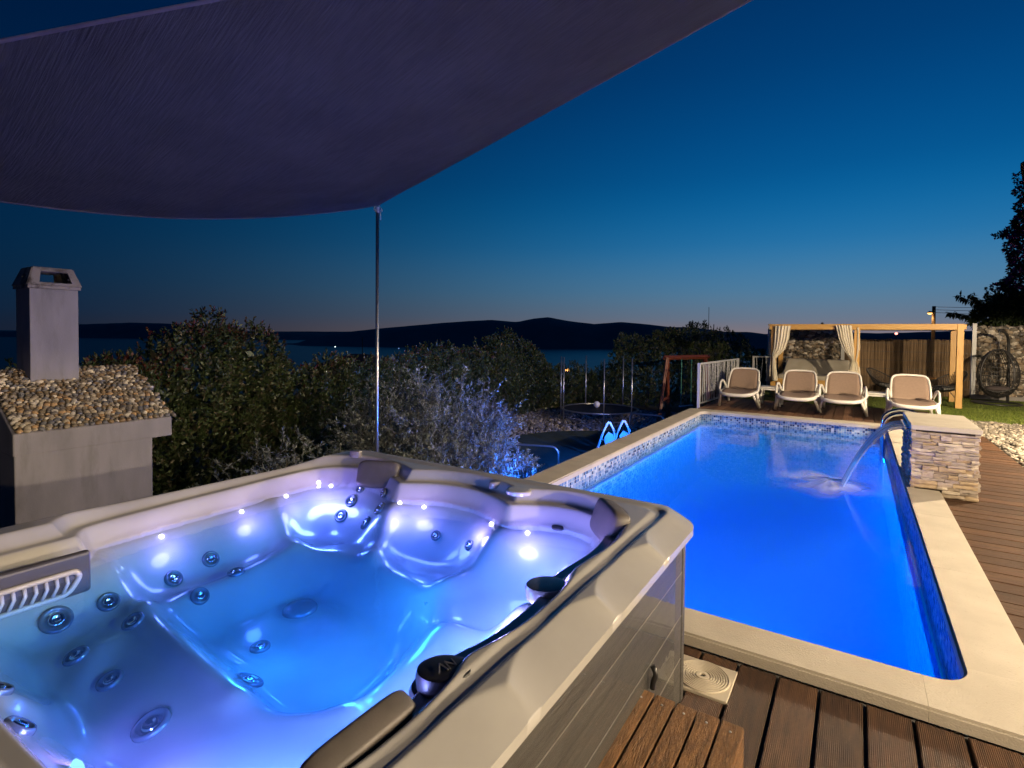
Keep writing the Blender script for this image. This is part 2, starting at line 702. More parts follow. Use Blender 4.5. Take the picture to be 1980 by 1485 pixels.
m_cloth = mat('curtain_cloth', (0.8, 0.74, 0.6), (0.75, 0.69, 0.55), scale=5, rough=0.9, bump=0.1, bscale=300)
m_cushion = mat('taupe_cushion', (0.34, 0.31, 0.25), (0.3, 0.27, 0.21), scale=6, rough=0.9, bump=0.2, bscale=200)
m_sail = mat('sail_cloth', (0.084, 0.092, 0.118), (0.062, 0.068, 0.088), scale=3.2, rough=0.9, detail=8, stretch=(1, 1, 1))
m_rope = mat('white_rope', (0.75, 0.73, 0.68), (0.65, 0.63, 0.6), rough=0.8)
m_reed = mat('reed', (1, 1, 1), (0.7, 0.7, 0.7), scale=3, rough=0.75, isl=0.6, palette=[(0.27, 0.17, 0.085), (0.2, 0.125, 0.06), (0.33, 0.22, 0.12), (0.16, 0.1, 0.05), (0.24, 0.16, 0.09)])
m_gabion = mat('gabion_stone', (1, 1, 1), (0.72, 0.7, 0.68), scale=14, rough=0.85, isl=0.7, palette=[(0.3, 0.26, 0.2), (0.42, 0.37, 0.3), (0.2, 0.17, 0.13), (0.28, 0.21, 0.14), (0.12, 0.105, 0.09), (0.34, 0.27, 0.19), (0.5, 0.45, 0.38)])
m_gravel = mat('gravel_stone', (1, 1, 1), (0.75, 0.74, 0.72), scale=20, rough=0.85, isl=0.6, palette=[(0.27, 0.24, 0.19), (0.2, 0.17, 0.13), (0.32, 0.29, 0.24), (0.16, 0.14, 0.115), (0.36, 0.31, 0.24)])
m_wire = mat('grey_wire', (0.12, 0.12, 0.12), rough=0.5, metal=0.6)
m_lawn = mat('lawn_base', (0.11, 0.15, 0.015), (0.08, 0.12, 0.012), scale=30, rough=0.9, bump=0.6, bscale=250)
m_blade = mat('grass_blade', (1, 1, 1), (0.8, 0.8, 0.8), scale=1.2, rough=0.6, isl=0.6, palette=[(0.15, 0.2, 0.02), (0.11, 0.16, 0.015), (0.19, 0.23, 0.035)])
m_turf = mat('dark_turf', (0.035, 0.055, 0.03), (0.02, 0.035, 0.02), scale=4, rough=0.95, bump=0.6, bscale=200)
m_pebbles = [mat('roof_pebble', (1, 1, 1), (0.72, 0.7, 0.68), scale=25, rough=0.6, rand=0.3, palette=[(0.25, 0.2, 0.13), (0.34, 0.285, 0.21), (0.17, 0.15, 0.13), (0.21, 0.14, 0.07), (0.13, 0.13, 0.14), (0.52, 0.47, 0.38), (0.4, 0.26, 0.13), (0.33, 0.28, 0.2)]),
             mat('roof_pebble_small', (1, 1, 1), (0.72, 0.7, 0.68), scale=25, rough=0.6, isl=0.7, palette=[(0.25, 0.2, 0.13), (0.34, 0.285, 0.21), (0.17, 0.15, 0.13), (0.21, 0.14, 0.07), (0.13, 0.13, 0.14), (0.5, 0.44, 0.34)])]
m_mortar = mat('roof_mortar', (0.16, 0.13, 0.09), (0.11, 0.09, 0.06), scale=20, rough=0.95, bump=0.5)
m_ledge = mat('ledge_stone', (1, 1, 1), (0.68, 0.66, 0.64), scale=16, rough=0.85, rand=0.22, bump=0.8, bscale=45, stretch=(1, 1, 3), palette=[(0.56, 0.46, 0.34), (0.6, 0.52, 0.42), (0.5, 0.43, 0.36), (0.52, 0.4, 0.26), (0.64, 0.56, 0.45), (0.46, 0.39, 0.35)])
m_darkjoint = mat('dark_joint', (0.07, 0.055, 0.045), rough=0.95)
m_swing = mat('red_brown_wood', (0.2, 0.05, 0.018), (0.13, 0.03, 0.012), scale=5, rough=0.5, stretch=(3, 3, 1))
m_paint = mat('grey_paint', (0.5, 0.5, 0.49), (0.45, 0.45, 0.44), rough=0.4)
m_blueplastic = mat('pale_plastic', (0.6, 0.62, 0.66), (0.55, 0.57, 0.6), rough=0.35)
m_rubber = mat('trampoline_mat', (0.015, 0.015, 0.016), rough=0.7)
m_wicker = mat('black_wicker', (0.03, 0.028, 0.027), (0.02, 0.018, 0.018), scale=40, rough=0.5)
m_bark = mat('bark', (0.12, 0.09, 0.06), (0.07, 0.05, 0.035), scale=10, rough=0.9, bump=0.5)
m_greybark = mat('grey_bark', (0.14, 0.12, 0.10), (0.09, 0.08, 0.065), scale=10, rough=0.9)
m_hill = mat('dark_hillside', (0.13, 0.15, 0.16), (0.10, 0.12, 0.13), scale=0.01, rough=1.0)
m_photinia = leafmat('photinia_leaf', [(0.07, 0.105, 0.03), (0.05, 0.08, 0.025), (0.095, 0.115, 0.045), (0.06, 0.09, 0.027), (0.10, 0.085, 0.045)])
m_redleaf = leafmat('red_young_leaf', [(0.16, 0.03, 0.025), (0.12, 0.04, 0.025), (0.1, 0.06, 0.03)])
m_olive = leafmat('silver_leaf', [(0.24, 0.27, 0.26), (0.18, 0.21, 0.195), (0.3, 0.32, 0.31), (0.15, 0.18, 0.155)])
m_lavender = leafmat('lavender_stem', [(0.17, 0.18, 0.17), (0.12, 0.13, 0.12), (0.2, 0.18, 0.2)])
m_tree = leafmat('tree_leaf', [(0.05, 0.075, 0.02), (0.035, 0.055, 0.015), (0.07, 0.09, 0.03)])
m_bougain = leafmat('bougainvillea', [(0.03, 0.05, 0.018), (0.025, 0.04, 0.015), (0.26, 0.04, 0.2), (0.03, 0.05, 0.02), (0.32, 0.05, 0.24)])
m_wall = mat('house_render', (0.62, 0.58, 0.5), (0.56, 0.52, 0.45), scale=2, rough=0.9, bump=0.15, bscale=80)
m_darkwall = mat('far_house_wall', (0.25, 0.23, 0.2), (0.2, 0.18, 0.16), scale=0.5, rough=0.9)
m_tile = mat('clay_roof', (0.12, 0.06, 0.04), (0.08, 0.04, 0.03), scale=3, rough=0.9)
m_palebldg = mat('pale_building', (0.55, 0.5, 0.48), (0.48, 0.44, 0.43), scale=0.5, rough=0.8)
m_glassdark = mat('dark_glass', (0.02, 0.02, 0.025), rough=0.1)
m_tabletop = mat('table_wood', (0.5, 0.25, 0.07), (0.4, 0.2, 0.05), scale=5, rough=0.5)
m_seat_grey = mat('grey_seatpad', (0.3, 0.3, 0.28), (0.24, 0.24, 0.22), scale=10, rough=0.9)
m_bathblue = mosaic('pool_mosaic_x', 0, 2, 0.036)
m_bathblue_y = mosaic('pool_mosaic_y', 1, 2, 0.036)
m_plaster = mat('pool_plaster', (0.45, 0.6, 0.68), (0.4, 0.55, 0.64), scale=2, rough=0.6)

# ------------------------------------------------------------------ terrain, sea, islands
def terrain_z(x, y):
    dx = np.maximum(0, -9.4 - x)
    dy = np.maximum(0, y - 19.0)
    d = np.hypot(dx, dy)
    return np.maximum(GARDEN - 0.10 * np.minimum(d, 45) - 0.42 * np.maximum(d - 45, 0), SEA - 4) + 0.25 * np.sin(x * 0.31) * np.sin(y * 0.27) * np.clip(d / 10, 0, 1)


xs = np.unique(np.concatenate([np.linspace(-260, -20, 41), np.linspace(-20, 20, 41), np.linspace(20, 260, 31)]))
ys = np.unique(np.concatenate([np.linspace(-60, -6, 10), np.linspace(-6, 24, 31), np.linspace(24, 330, 52)]))
X, Y = np.meshgrid(xs, ys, indexing='ij')
Z = terrain_z(X, Y)
# the terrace of the house is solid ground; the pool and the tub stand in it, so the sheet stays at garden level below them
nx, ny = X.shape
idx = np.arange(nx * ny).reshape(nx, ny)
F = np.stack([idx[:-1, :-1], idx[1:, :-1], idx[1:, 1:], idx[:-1, 1:]], -1).reshape(-1, 4)
V = np.stack([X, Y, Z], -1).reshape(-1, 3)
# cut the sheet out under the pool basin
cx, cy = V[F].mean(1)[:, 0], V[F].mean(1)[:, 1]
F = F[~((cx > -2.9) & (cx < 1.2) & (cy > 2.4) & (cy < 10.6))]
tag(obj('ground', np_mesh('ground', V, F, True), m_earth), kind='structure')

sea_m = bpy.data.materials.new('sea_water')
sea_m.use_nodes = True
_n, _l = sea_m.node_tree.nodes, sea_m.node_tree.links
_b = _n['Principled BSDF']
_b.inputs['Base Color'].default_value = (0.002, 0.012, 0.03, 1)
_b.inputs['Roughness'].default_value = 0.32
_b.inputs['Specular IOR Level'].default_value = 0.14
_g = _n.new('ShaderNodeNewGeometry')
_mp = _n.new('ShaderNodeMapping')
_mp.inputs['Scale'].default_value = (0.02, 0.05, 0.05)
_nz = _n.new('ShaderNodeTexNoise')
_nz.inputs['Scale'].default_value = 1.0
_nz.inputs['Detail'].default_value = 6
_bp = _n.new('ShaderNodeBump')
_bp.inputs['Strength'].default_value = 0.5
_bp.inputs['Distance'].default_value = 3.0
_l.new(_g.outputs['Position'], _mp.inputs[0])
_l.new(_mp.outputs[0], _nz.inputs['Vector'])
_l.new(_nz.outputs['Fac'], _bp.inputs['Height'])
_l.new(_bp.outputs[0], _b.inputs['Normal'])
tag(obj('sea', np_mesh('sea', [(-45000, -20000, SEA), (45000, -20000, SEA), (45000, 45000, SEA), (-45000, 45000, SEA)], [(0, 1, 2, 3)]), sea_m), kind='structure')


def ridge(name, prof, dist, width, seed):
    """a long hill: crest heights follow prof = [(photo column, photo row of the crest)] at a given distance"""
    rng = np.random.default_rng(seed)
    pxs = np.linspace(prof[0][0], prof[-1][0], 220)
    pys = np.interp(pxs, [p[0] for p in prof], [p[1] for p in prof])
    pys = pys + np.convolve(rng.normal(0, 1.0, 240), np.ones(9) / 9, 'same')[10:230] * 0.9
    V, nrow = [], 13
    for px, py in zip(pxs, pys):
        p = AD(px, py, dist)
        hz = max(p[2], SEA + 1.0)
        out = np.array([p[0], p[1], 0.0])
        out /= np.linalg.norm(out)
        for k in range(nrow):
            t = k / (nrow - 1) * 2 - 1
            prof_t = math.cos(t * math.pi / 2) ** 1.2
            n = (rng.random() - 0.5) * 0.06 * (1 - abs(t)) if k != nrow // 2 else 0
            z = SEA - 3 + (hz - SEA + 3) * (prof_t + n)
            V.append((p[0] + out[0] * t * width, p[1] + out[1] * t * width, z))
    idx = np.arange(len(pxs) * nrow).reshape(-1, nrow)
    F = np.stack([idx[:-1, :-1], idx[1:, :-1], idx[1:, 1:], idx[:-1, 1:]], -1).reshape(-1, 4)
    return tag(obj(name, np_mesh(name, V, F, True), m_hill), kind='structure')


ridge('island', [(-500, 640), (-200, 636), (0, 640), (60, 640), (110, 632), (152, 627), (250, 624), (320, 625), (380, 629), (430, 636), (500, 641), (560, 643), (640, 646)], 4200, 500, 3)
ridge('far_coast', [(-700, 640), (-300, 639), (0, 640), (300, 641), (700, 641), (1100, 645), (1500, 646)], 9000, 700, 4)
ridge('headland', [(540, 676), (566, 667), (600, 655), (640, 646), (690, 640), (740, 635), (850, 625), (950, 618), (1000, 622), (1030, 616), (1060, 613), (1100, 621),
                   (1150, 627), (1200, 623), (1240, 626), (1300, 633), (1340, 633), (1400, 641), (1450, 642), (1480, 646), (1600, 641), (1700, 644), (1850, 640), (2100, 640), (2500, 640)], 2500, 420, 5)

# ------------------------------------------------------------------ terrace block
PX0, PX1, PY0, PY1 = -2.42, 0.41, 2.77, 10.26          # inner faces of the pool
CW = 0.265                                             # coping width
t = MB()
t.box((-2.66, -9, -2.2), (9, 2.60, -0.105))
t.box((0.60, 2.60, -2.2), (9, 10.40, -0.105))
t.box((-2.66, 10.40, -2.2), (12, 17.6, -0.105))
tag(t.build('terrace', m_concrete), kind='structure')

# ------------------------------------------------------------------ pool
pool = empty('swimming_pool', (-1.0, 6.5, 0))
tag(pool, 'long rectangular swimming pool glowing blue with mosaic walls and pale stone coping', 'pool')
ZB = -1.25
for nm, ver, fc, mt in (('wall', [(PX0, PY0, ZB), (PX0, PY1, ZB), (PX0, PY1, -0.056), (PX0, PY0, -0.056)], (0, 1, 2, 3), m_bathblue_y),
                        ('wall', [(PX1, PY0, ZB), (PX1, PY1, ZB), (PX1, PY1, -0.056), (PX1, PY0, -0.056)], (3, 2, 1, 0), m_bathblue_y),
                        ('wall', [(PX0, PY0, ZB), (PX1, PY0, ZB), (PX1, PY0, -0.056), (PX0, PY0, -0.056)], (3, 2, 1, 0), m_bathblue),
                        ('wall', [(PX0, PY1, ZB), (PX1, PY1, ZB), (PX1, PY1, -0.056), (PX0, PY1, -0.056)], (0, 1, 2, 3), m_bathblue),
                        ('floor', [(PX0, PY0, ZB), (PX1, PY0, ZB), (PX1, PY1, ZB), (PX0, PY1, ZB)], (0, 1, 2, 3), m_plaster)):
    MB().add(ver, [fc]).build(nm, mt, pool)
m_shellpool = m_concrete
MB().box((PX0 - 0.24, PY0 - 0.2, -2.3), (PX0 - 0.004, PY1 + 0.2, -0.058)).build('outer_wall', m_concrete, pool)


def slab(poly, joints=(), z0=-0.055, z1=0.0):
    """coping stone; the edges listed in joints (pairs of corner points) stay sharp, the others get a rounded nose"""
    o = MB().prism(poly, z0, z1).build('coping_slab', m_coping, pool, recentre=True)
    c = o.location + root_of(pool)
    bm = bmesh.new()
    bm.from_mesh(o.data)

    def is_joint(e):
        a, b = [(v.co.x + c.x, v.co.y + c.y) for v in e.verts]
        return any((math.dist(a, p) < 1e-4 and math.dist(b, q) < 1e-4) or (math.dist(a, q) < 1e-4 and math.dist(b, p) < 1e-4) for p, q in joints)
    ed = [e for e in bm.edges if all(v.co.z > (z1 - z0) / 2 - 1e-3 for v in e.verts) and not is_joint(e)]
    bmesh.ops.bevel(bm, geom=ed, offset=0.011, segments=4, affect='EDGES', clamp_overlap=True)
    bm.to_mesh(o.data)
    bm.free()
    return smoothed(o, 30)


LIP = 0.03
ix0, ix1, iy0, iy1 = PX0 + LIP, PX1 - LIP + 0.03, PY0, PY1 - LIP
ix1 = PX1
ox0, ox1, oy0, oy1 = PX0 - CW + LIP - 0.03, PX1 + CW, PY0 - 0.25, PY1 + CW
G_ = 0.002


def corner(cx, cy, sx, sy, ax, ay, r=0.13):
    """L-shaped corner slab with a rounded inner corner; (cx, cy) inner corner, sx, sy point outwards"""
    L = 0.13
    wx, wy = abs(ax - cx), abs(ay - cy)
    pts = [(ax, ay), (ax, cy - sy * (r + 0.02) + 0), (cx, cy - sy * (r + 0.02))]
    for k in range(9):
        a = math.pi / 2 * k / 8
        pts.append((cx - sx * r + sx * r * math.cos(a), cy - sy * r + sy * r * math.sin(a)))
    pts += [(cx - sx * (r + 0.02), cy), (cx - sx * (r + 0.02), ay)]
    slab(pts, ((pts[1], pts[2]), (pts[-2], pts[-1])))


for (cx, sx, ax) in ((ix0, -1, ox0), (ix1, 1, ox1)):
    for (cy, sy, ay) in ((iy0, -1, oy0), (iy1, 1, oy1)):
        corner(cx, cy, sx, sy, ax, ay)
e_ = 0.15


def run(a, b, n, fn):
    for i in range(n):
        u0, u1 = a + (b - a) * i / n, a + (b - a) * (i + 1) / n
        fn(u0 + G_ * 0.5, u1 - G_ * 0.5)


run(iy0 + e_, iy1 - e_, 6, lambda a, b: slab([(ox0, a), (ix0, a), (ix0, b), (ox0, b)], (((ox0, a), (ix0, a)), ((ix0, b), (ox0, b)))))
run(iy0 + e_, iy1 - e_, 6, lambda a, b: slab([(ix1, a), (ox1, a), (ox1, b), (ix1, b)], (((ix1, a), (ox1, a)), ((ox1, b), (ix1, b)))))
run(ix0 + e_, ix1 - e_, 2, lambda a, b: slab([(a, oy0), (b, oy0), (b, iy0), (a, iy0)], (((b, oy0), (b, iy0)), ((a, iy0), (a, oy0)))))
run(ix0 + e_, ix1 - e_, 2, lambda a, b: slab([(a, iy1), (b, iy1), (b, oy1), (a, oy1)], (((b, iy1), (b, oy1)), ((a, oy1), (a, iy1)))))

WATER = -0.155
m_poolwater = watermat('pool_water', (1, 1, 1), (0.0, 0.62, 1.0), 1.5, 0.16, 2.2, rough=0.10, scatter=0.42, scol=(0.1, 0.75, 1.0))
w = MB().box((PX0 - 0.02, PY0 - 0.02, ZB - 0.05), (PX1 + 0.02, PY1 + 0.02, WATER))
tag(w.build('water', m_poolwater), 'smooth deep blue water filling the swimming pool', None, None, 'structure')

m_lens = emat('pool_lamp_lens', (0.0, 0.16, 0.7), 0.5)
POOLBLUE = (0.0, 0.27, 1.0)


def pool_light(x, y, z, sx, sy, power):
    d = Vector((sx, sy, 0))
    b = MB().lathe([(0.001, 0.012), (0.05, 0.012), (0.062, 0.008), (0.065, 0.0)], n=20)
    R_ = d.to_track_quat('Z', 'Y').to_matrix()
    b.v = [tuple(R_ @ Vector(p) + Vector((x, y, z))) for p in b.v]
    o = b.build('underwater_light', m_chrome, pool, smooth=True)
    c = MB().lathe([(0.001, 0.016), (0.045, 0.013)], n=20)
    c.v = [tuple(R_ @ Vector(p) + Vector((x, y, z))) for p in c.v]
    c.build('lens', m_lens, o)
    lamp('underwater_lamp', Vector((x, y, z)) + d * 0.10, power, POOLBLUE, parent=pool, kind='AREA', direction=d + Vector((0, 0, -0.10)), size=0.12, spread=math.radians(140))


# light strips under the water line; left one added to brighten the right wall
for xw, sg, pw in ((PX1, -1, 66), (PX0, 1, 82)):
    strip = MB().box((xw + sg * 0.001, 3.05, -0.30), (xw + sg * 0.018, 10.0, -0.26)).build('light_strip', m_chrome, pool)
    MB().box((xw + sg * 0.0182, 3.06, -0.292), (xw + sg * 0.0205, 9.99, -0.268)).build('strip_lens', m_lens, strip)
    ls = lamp('strip_light', (xw + sg * 0.05, 6.5, -0.28), pw, POOLBLUE, parent=pool, kind='AREA', size=0.04, spread=math.radians(165))
    ls.data.shape = 'RECTANGLE'
    ls.data.size = 0.04
    ls.data.size_y = 6.9
    _z = Vector((-sg, 0, 0.25)).normalized()
    _y = Vector((0, 1, 0))
    _x = _y.cross(_z)
    ls.rotation_euler = Matrix((_x, _y, _z)).transposed().to_euler()
pool_light(-1.6, PY0, -0.5, 0, 1, 55)
pool_light(-0.5, PY0, -0.5, 0, 1, 18)

# ------------------------------------------------------------------ decks
deck = empty('deck', (0, 0, 0))
tag(deck, kind='structure')
PITCH_ = 0.155
board_mesh = {}


def board(x0, x1, y0, y1, mt, parent, thick=0.026):
    key = (round(x1 - x0, 3), round(y1 - y0, 3), mt.name)
    if key not in board_mesh:
        hx, hy = (x1 - x0) / 2, (y1 - y0) / 2
        b = MB().box((-hx, -hy, -thick), (hx, hy, 0))
        bm = bmesh.new()
        me = b.mesh('board')
        bm.from_mesh(me)
        bmesh.ops.bevel(bm, geom=[e for e in bm.edges if max(v.co.z for v in e.verts) > -1e-4 and min(v.co.z for v in e.verts) > -1e-4], offset=0.004, segments=2, affect='EDGES')
        bm.to_mesh(me)
        bm.free()
        me.materials.append(mt)
        board_mesh[key] = me
    dz = random.uniform(-0.0015, 0.0015)
    return obj('board', board_mesh[key], None, parent, ((x0 + x1) / 2, (y0 + y1) / 2, DECK + dz), (0, random.uniform(-0.002, 0.002), 0))


# boards beside the tub run towards the pool; seams measured on the photograph at x = 0.21, 0.057, ...
xb = 0.2115 - 7 * PITCH_
while xb < 2.6:
    cut = 2.508
    if -0.66 < xb + 0.07 < -0.4:
        # the skimmer lid interrupts these two boards
        board(xb + 0.006, xb + PITCH_ - 0.006, 2.437, cut, m_deck_y, deck)
        board(xb + 0.006, xb + PITCH_ - 0.006, -1.6, 2.195, m_deck_y, deck)
    else:
        board(xb + 0.006, xb + PITCH_ - 0.006, -1.6, cut, m_deck_y, deck)
    xb += PITCH_
yb = 2.52
while yb < 10.3:
    board(0.685, 1.62, yb + 0.004, yb + PITCH_ - 0.004, m_deck_x, deck)
    yb += PITCH_
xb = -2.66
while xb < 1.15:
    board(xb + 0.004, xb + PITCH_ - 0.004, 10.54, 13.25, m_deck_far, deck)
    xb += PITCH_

# skimmer lid in the deck
lid = empty('skimmer_lid', (-0.52, 2.315, DECK))
tag(lid, 'square cream plastic skimmer lid with concentric rings set in the deck', 'drain lid')
MB().box((-0.64, 2.2, DECK - 0.02), (-0.40, 2.432, DECK + 0.004)).build('plate', m_lid, lid, bevel=0.003)
prof = [(0.001, 0.005), (0.012, 0.005), (0.0125, 0.011), (0.026, 0.011), (0.028, 0.004)]
r = 0.032
for k in range(8):
    prof += [(r, 0.0042), (r + 0.002, 0.0105), (r + 0.0062, 0.0105), (r + 0.0078, 0.0042)]
    r += 0.0100
prof += [(0.114, 0.0042)]
smoothed(MB().lathe(prof, (-0.52, 2.315, DECK), 40, cap=False).build('ring_disc', m_lid, lid), 20)
MB().lathe([(0.001, 0.0056), (0.0105, 0.0056)], (-0.52, 2.315, DECK), 12, cap=False).build('finger_hole', m_black, lid)

# gravel and lawn on the terrace
def pebble_mesh(name, P, S, mt_unused=None, seed=1):
    """many little stones as one mesh: P (n,3) centres, S (n,) sizes; each a squashed, turned icosahedron"""
    rng = np.random.default_rng(seed)
    phi = (1 + 5 ** 0.5) / 2
    ico = np.array([(-1, phi, 0), (1, phi, 0), (-1, -phi, 0), (1, -phi, 0), (0, -1, phi), (0, 1, phi), (0, -1, -phi), (0, 1, -phi), (phi, 0, -1), (phi, 0, 1), (-phi, 0, -1), (-phi, 0, 1)])
    ico /= np.linalg.norm(ico[0])
    fc = np.array([(0, 11, 5), (0, 5, 1), (0, 1, 7), (0, 7, 10), (0, 10, 11), (1, 5, 9), (5, 11, 4), (11, 10, 2), (10, 7, 6), (7, 1, 8), (3, 9, 4), (3, 4, 2), (3, 2, 6), (3, 6, 8), (3, 8, 9), (4, 9, 5), (2, 4, 11), (6, 2, 10), (8, 6, 7), (9, 8, 1)])
    n = len(P)
    v = np.repeat(ico[None], n, 0) * (1 + rng.uniform(-0.18, 0.18, (n, 12, 1)))
    v *= S[:, None, None] * np.stack([rng.uniform(0.8, 1.25, n), rng.uniform(0.6, 0.95, n), rng.uniform(0.45, 0.75, n)], -1)[:, None, :]
    a, b = rng.uniform(0, 2 * np.pi, n), rng.normal(0, 0.35, n)
    ca, sa, cb, sb = np.cos(a), np.sin(a), np.cos(b), np.sin(b)
    R1 = np.zeros((n, 3, 3)); R1[:, 0, 0] = ca; R1[:, 0, 1] = -sa; R1[:, 1, 0] = sa; R1[:, 1, 1] = ca; R1[:, 2, 2] = 1
    R2 = np.zeros((n, 3, 3)); R2[:, 0, 0] = 1; R2[:, 1, 1] = cb; R2[:, 1, 2] = -sb; R2[:, 2, 1] = sb; R2[:, 2, 2] = cb
    v = np.einsum('nij,nkj->nki', R1 @ R2, v) + P[:, None, :]
    F = (np.arange(n)[:, None, None] * 12 + fc[None]).reshape(-1, 3)
    return np_mesh(name, v.reshape(-1, 3), F, True)


def scatter_rect(x0, x1, y0, y1, n, z, rng):
    return np.stack([rng.uniform(x0, x1, n), rng.uniform(y0, y1, n), np.full(n, z) + rng.uniform(-0.012, 0.012, n)], -1)


Pg = np.concatenate([scatter_rect(1.63, 3.6, 6.0, 12.35, 6500, -0.075, RNG), scatter_rect(0.72, 1.63, 10.3, 12.35, 1500, -0.075, RNG)])
MB().box((1.63, 5.9, -0.1045), (3.6, 12.35, -0.09)).box((1.2, 10.45, -0.1045), (1.628, 12.35, -0.0905)).box((0.70, 10.44, -0.1045), (1.198, 10.53, -0.0905)).build('gravel_bed', m_gravel)['kind'] = 'structure'
Pg = Pg[~((Pg[:, 0] < 1.2) & (Pg[:, 1] > 10.5))]
tag(obj('gravel', pebble_mesh('gravel', Pg, RNG.uniform(0.02, 0.045, len(Pg)), seed=2), m_gravel), 'pale gravel beside the deck behind the stone fountain', 'gravel', kind='stuff')

lawn = MB().box((-2.66, 13.26, -0.1045), (1.2, 17.1, -0.062)).box((1.2, 12.36, -0.1045), (12, 17.1, -0.062)).build('lawn', m_lawn)
tag(lawn, kind='structure')
nb = 42000
bx = np.concatenate([RNG.uniform(1.2, 4.5, nb // 2), RNG.uniform(-2.66, 4.5, nb - nb // 2)])
by = np.concatenate([RNG.uniform(12.36, 14.5, nb // 2), RNG.uniform(13.3, 17.0, nb - nb // 2)])
ba = RNG.uniform(0, 2 * np.pi, nb)
bh = RNG.uniform(0.012, 0.03, nb)
lean = RNG.normal(0, 0.012, (nb, 2))
V = np.empty((nb, 3, 3))
V[:, 0] = np.stack([bx - 0.004 * np.cos(ba), by - 0.004 * np.sin(ba), np.full(nb, -0.0625)], -1)
V[:, 1] = np.stack([bx + 0.004 * np.cos(ba), by + 0.004 * np.sin(ba), np.full(nb, -0.0625)], -1)
V[:, 2] = np.stack([bx + lean[:, 0], by + lean[:, 1], -0.062 + bh], -1)
tag(obj('grass', np_mesh('grass', V.reshape(-1, 3), np.arange(nb * 3).reshape(-1, 3)), m_blade), 'short bright green artificial grass round the pergola', 'grass', kind='stuff')

# ------------------------------------------------------------------ lower garden
gp = []
rng = np.random.default_rng(5)
Pq = scatter_rect(-9.0, -2.75, 4.5, 16.5, 16000, GARDEN + 0.01, rng)


def turf_edge(y):
    # right-hand side of this wavy line is turf, the rest gravel
    return np.interp(y, [4, 7.2, 8.5, 9.6, 10.6, 11.4, 12.2, 12.6, 13], [-4.6, -5.6, -6.1, -6.5, -6.55, -6.2, -5.2, -4.2, -2.7])


keep = (Pq[:, 0] < turf_edge(Pq[:, 1])) | (Pq[:, 1] > 12.6)
Pq = Pq[keep]
tag(obj('garden_gravel', pebble_mesh('garden_gravel', Pq, rng.uniform(0.025, 0.06, len(Pq)), seed=6), m_gravel), 'pale gravel bed under the trampoline in the lower garden', 'gravel', kind='stuff')
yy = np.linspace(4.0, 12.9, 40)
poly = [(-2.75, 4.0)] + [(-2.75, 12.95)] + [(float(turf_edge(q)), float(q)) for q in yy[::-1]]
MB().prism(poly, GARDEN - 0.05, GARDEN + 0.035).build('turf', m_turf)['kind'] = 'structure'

# ------------------------------------------------------------------ hot tub
TX0, TX1, TY0, TY1 = -2.505, -0.50, 0.18, 2.185
RIM, WL = 0.714, 0.59
tub = empty('hot_tub', (-1.5, 1.18, DECK))
tag(tub, 'square hot tub with pearl moulded shell, violet lights and grey board sides', 'hot tub')

WLP = [(-2.355, 0.80), (-2.375, 1.0), (-2.385, 1.4), (-2.395, 1.70), (-2.37, 1.83), (-2.29, 1.90), (-2.18, 1.925), (-2.05, 1.905), (-1.93, 1.855), (-1.86, 1.815),
       (-1.80, 1.85), (-1.69, 1.92), (-1.57, 1.945), (-1.44, 1.935), (-1.32, 1.89), (-1.23, 1.84), (-1.16, 1.895), (-1.06, 1.945), (-0.95, 1.955), (-0.86, 1.92),
       (-0.80, 1.83), (-0.775, 1.65), (-0.795, 1.48), (-0.80, 1.38), (-0.765, 1.28), (-0.765, 1.05), (-0.80, 0.93), (-0.80, 0.85), (-0.765, 0.75), (-0.77, 0.52), (-0.83, 0.40), (-1.0, 0.35), (-1.5, 0.33),
       (-2.18, 0.34), (-2.265, 0.40), (-2.265, 0.71), (-2.28, 0.755), (-2.33, 0.775)]
FW = [(-2.02, 0.86), (-2.07, 1.0), (-2.09, 1.3), (-2.0, 1.47), (-1.8, 1.55), (-1.42, 1.50), (-1.25, 1.40), (-1.16, 1.28), (-1.11, 0.99), (-1.15, 0.86), (-1.24, 0.80), (-1.33, 0.80), (-1.7, 0.84)]


def chaikin(P, n=2):
    P = np.array(P, float)
    for _ in range(n):
        Q = np.roll(P, -1, 0)
        P = np.stack([0.75 * P + 0.25 * Q, 0.25 * P + 0.75 * Q], 1).reshape(-1, 2)
    return P


def sdf(P, x, y):
    """signed distance to polygon P, positive inside"""
    best = np.full(x.shape, 1e9)
    ins = np.zeros(x.shape, bool)
    n = len(P)
    for i in range(n):
        ax, ay = P[i]
        bx, by = P[(i + 1) % n]
        ex, ey = bx - ax, by - ay
        t = np.clip(((x - ax) * ex + (y - ay) * ey) / (ex * ex + ey * ey + 1e-12), 0, 1)
        best = np.minimum(best, np.hypot(x - ax - t * ex, y - ay - t * ey))
        c = ((ay > y) != (by > y)) & (x < (bx - ax) * (y - ay) / (by - ay + 1e-12) + ax)
        ins ^= c
    return np.where(ins, best, -best)


def ss(x, a, b):
    t = np.clip((x - a) / (b - a), 0, 1)
    return t * t * (3 - 2 * t)


def seg(x, y, a, b):
    ex, ey = b[0] - a[0], b[1] - a[1]
    t = np.clip(((x - a[0]) * ex + (y - a[1]) * ey) / (ex * ex + ey * ey), 0, 1)
    return np.hypot(x - a[0] - t * ex, y - a[1] - t * ey)


WLS, FWS = chaikin(WLP), chaikin(FW)
CORNER_R = 0.17


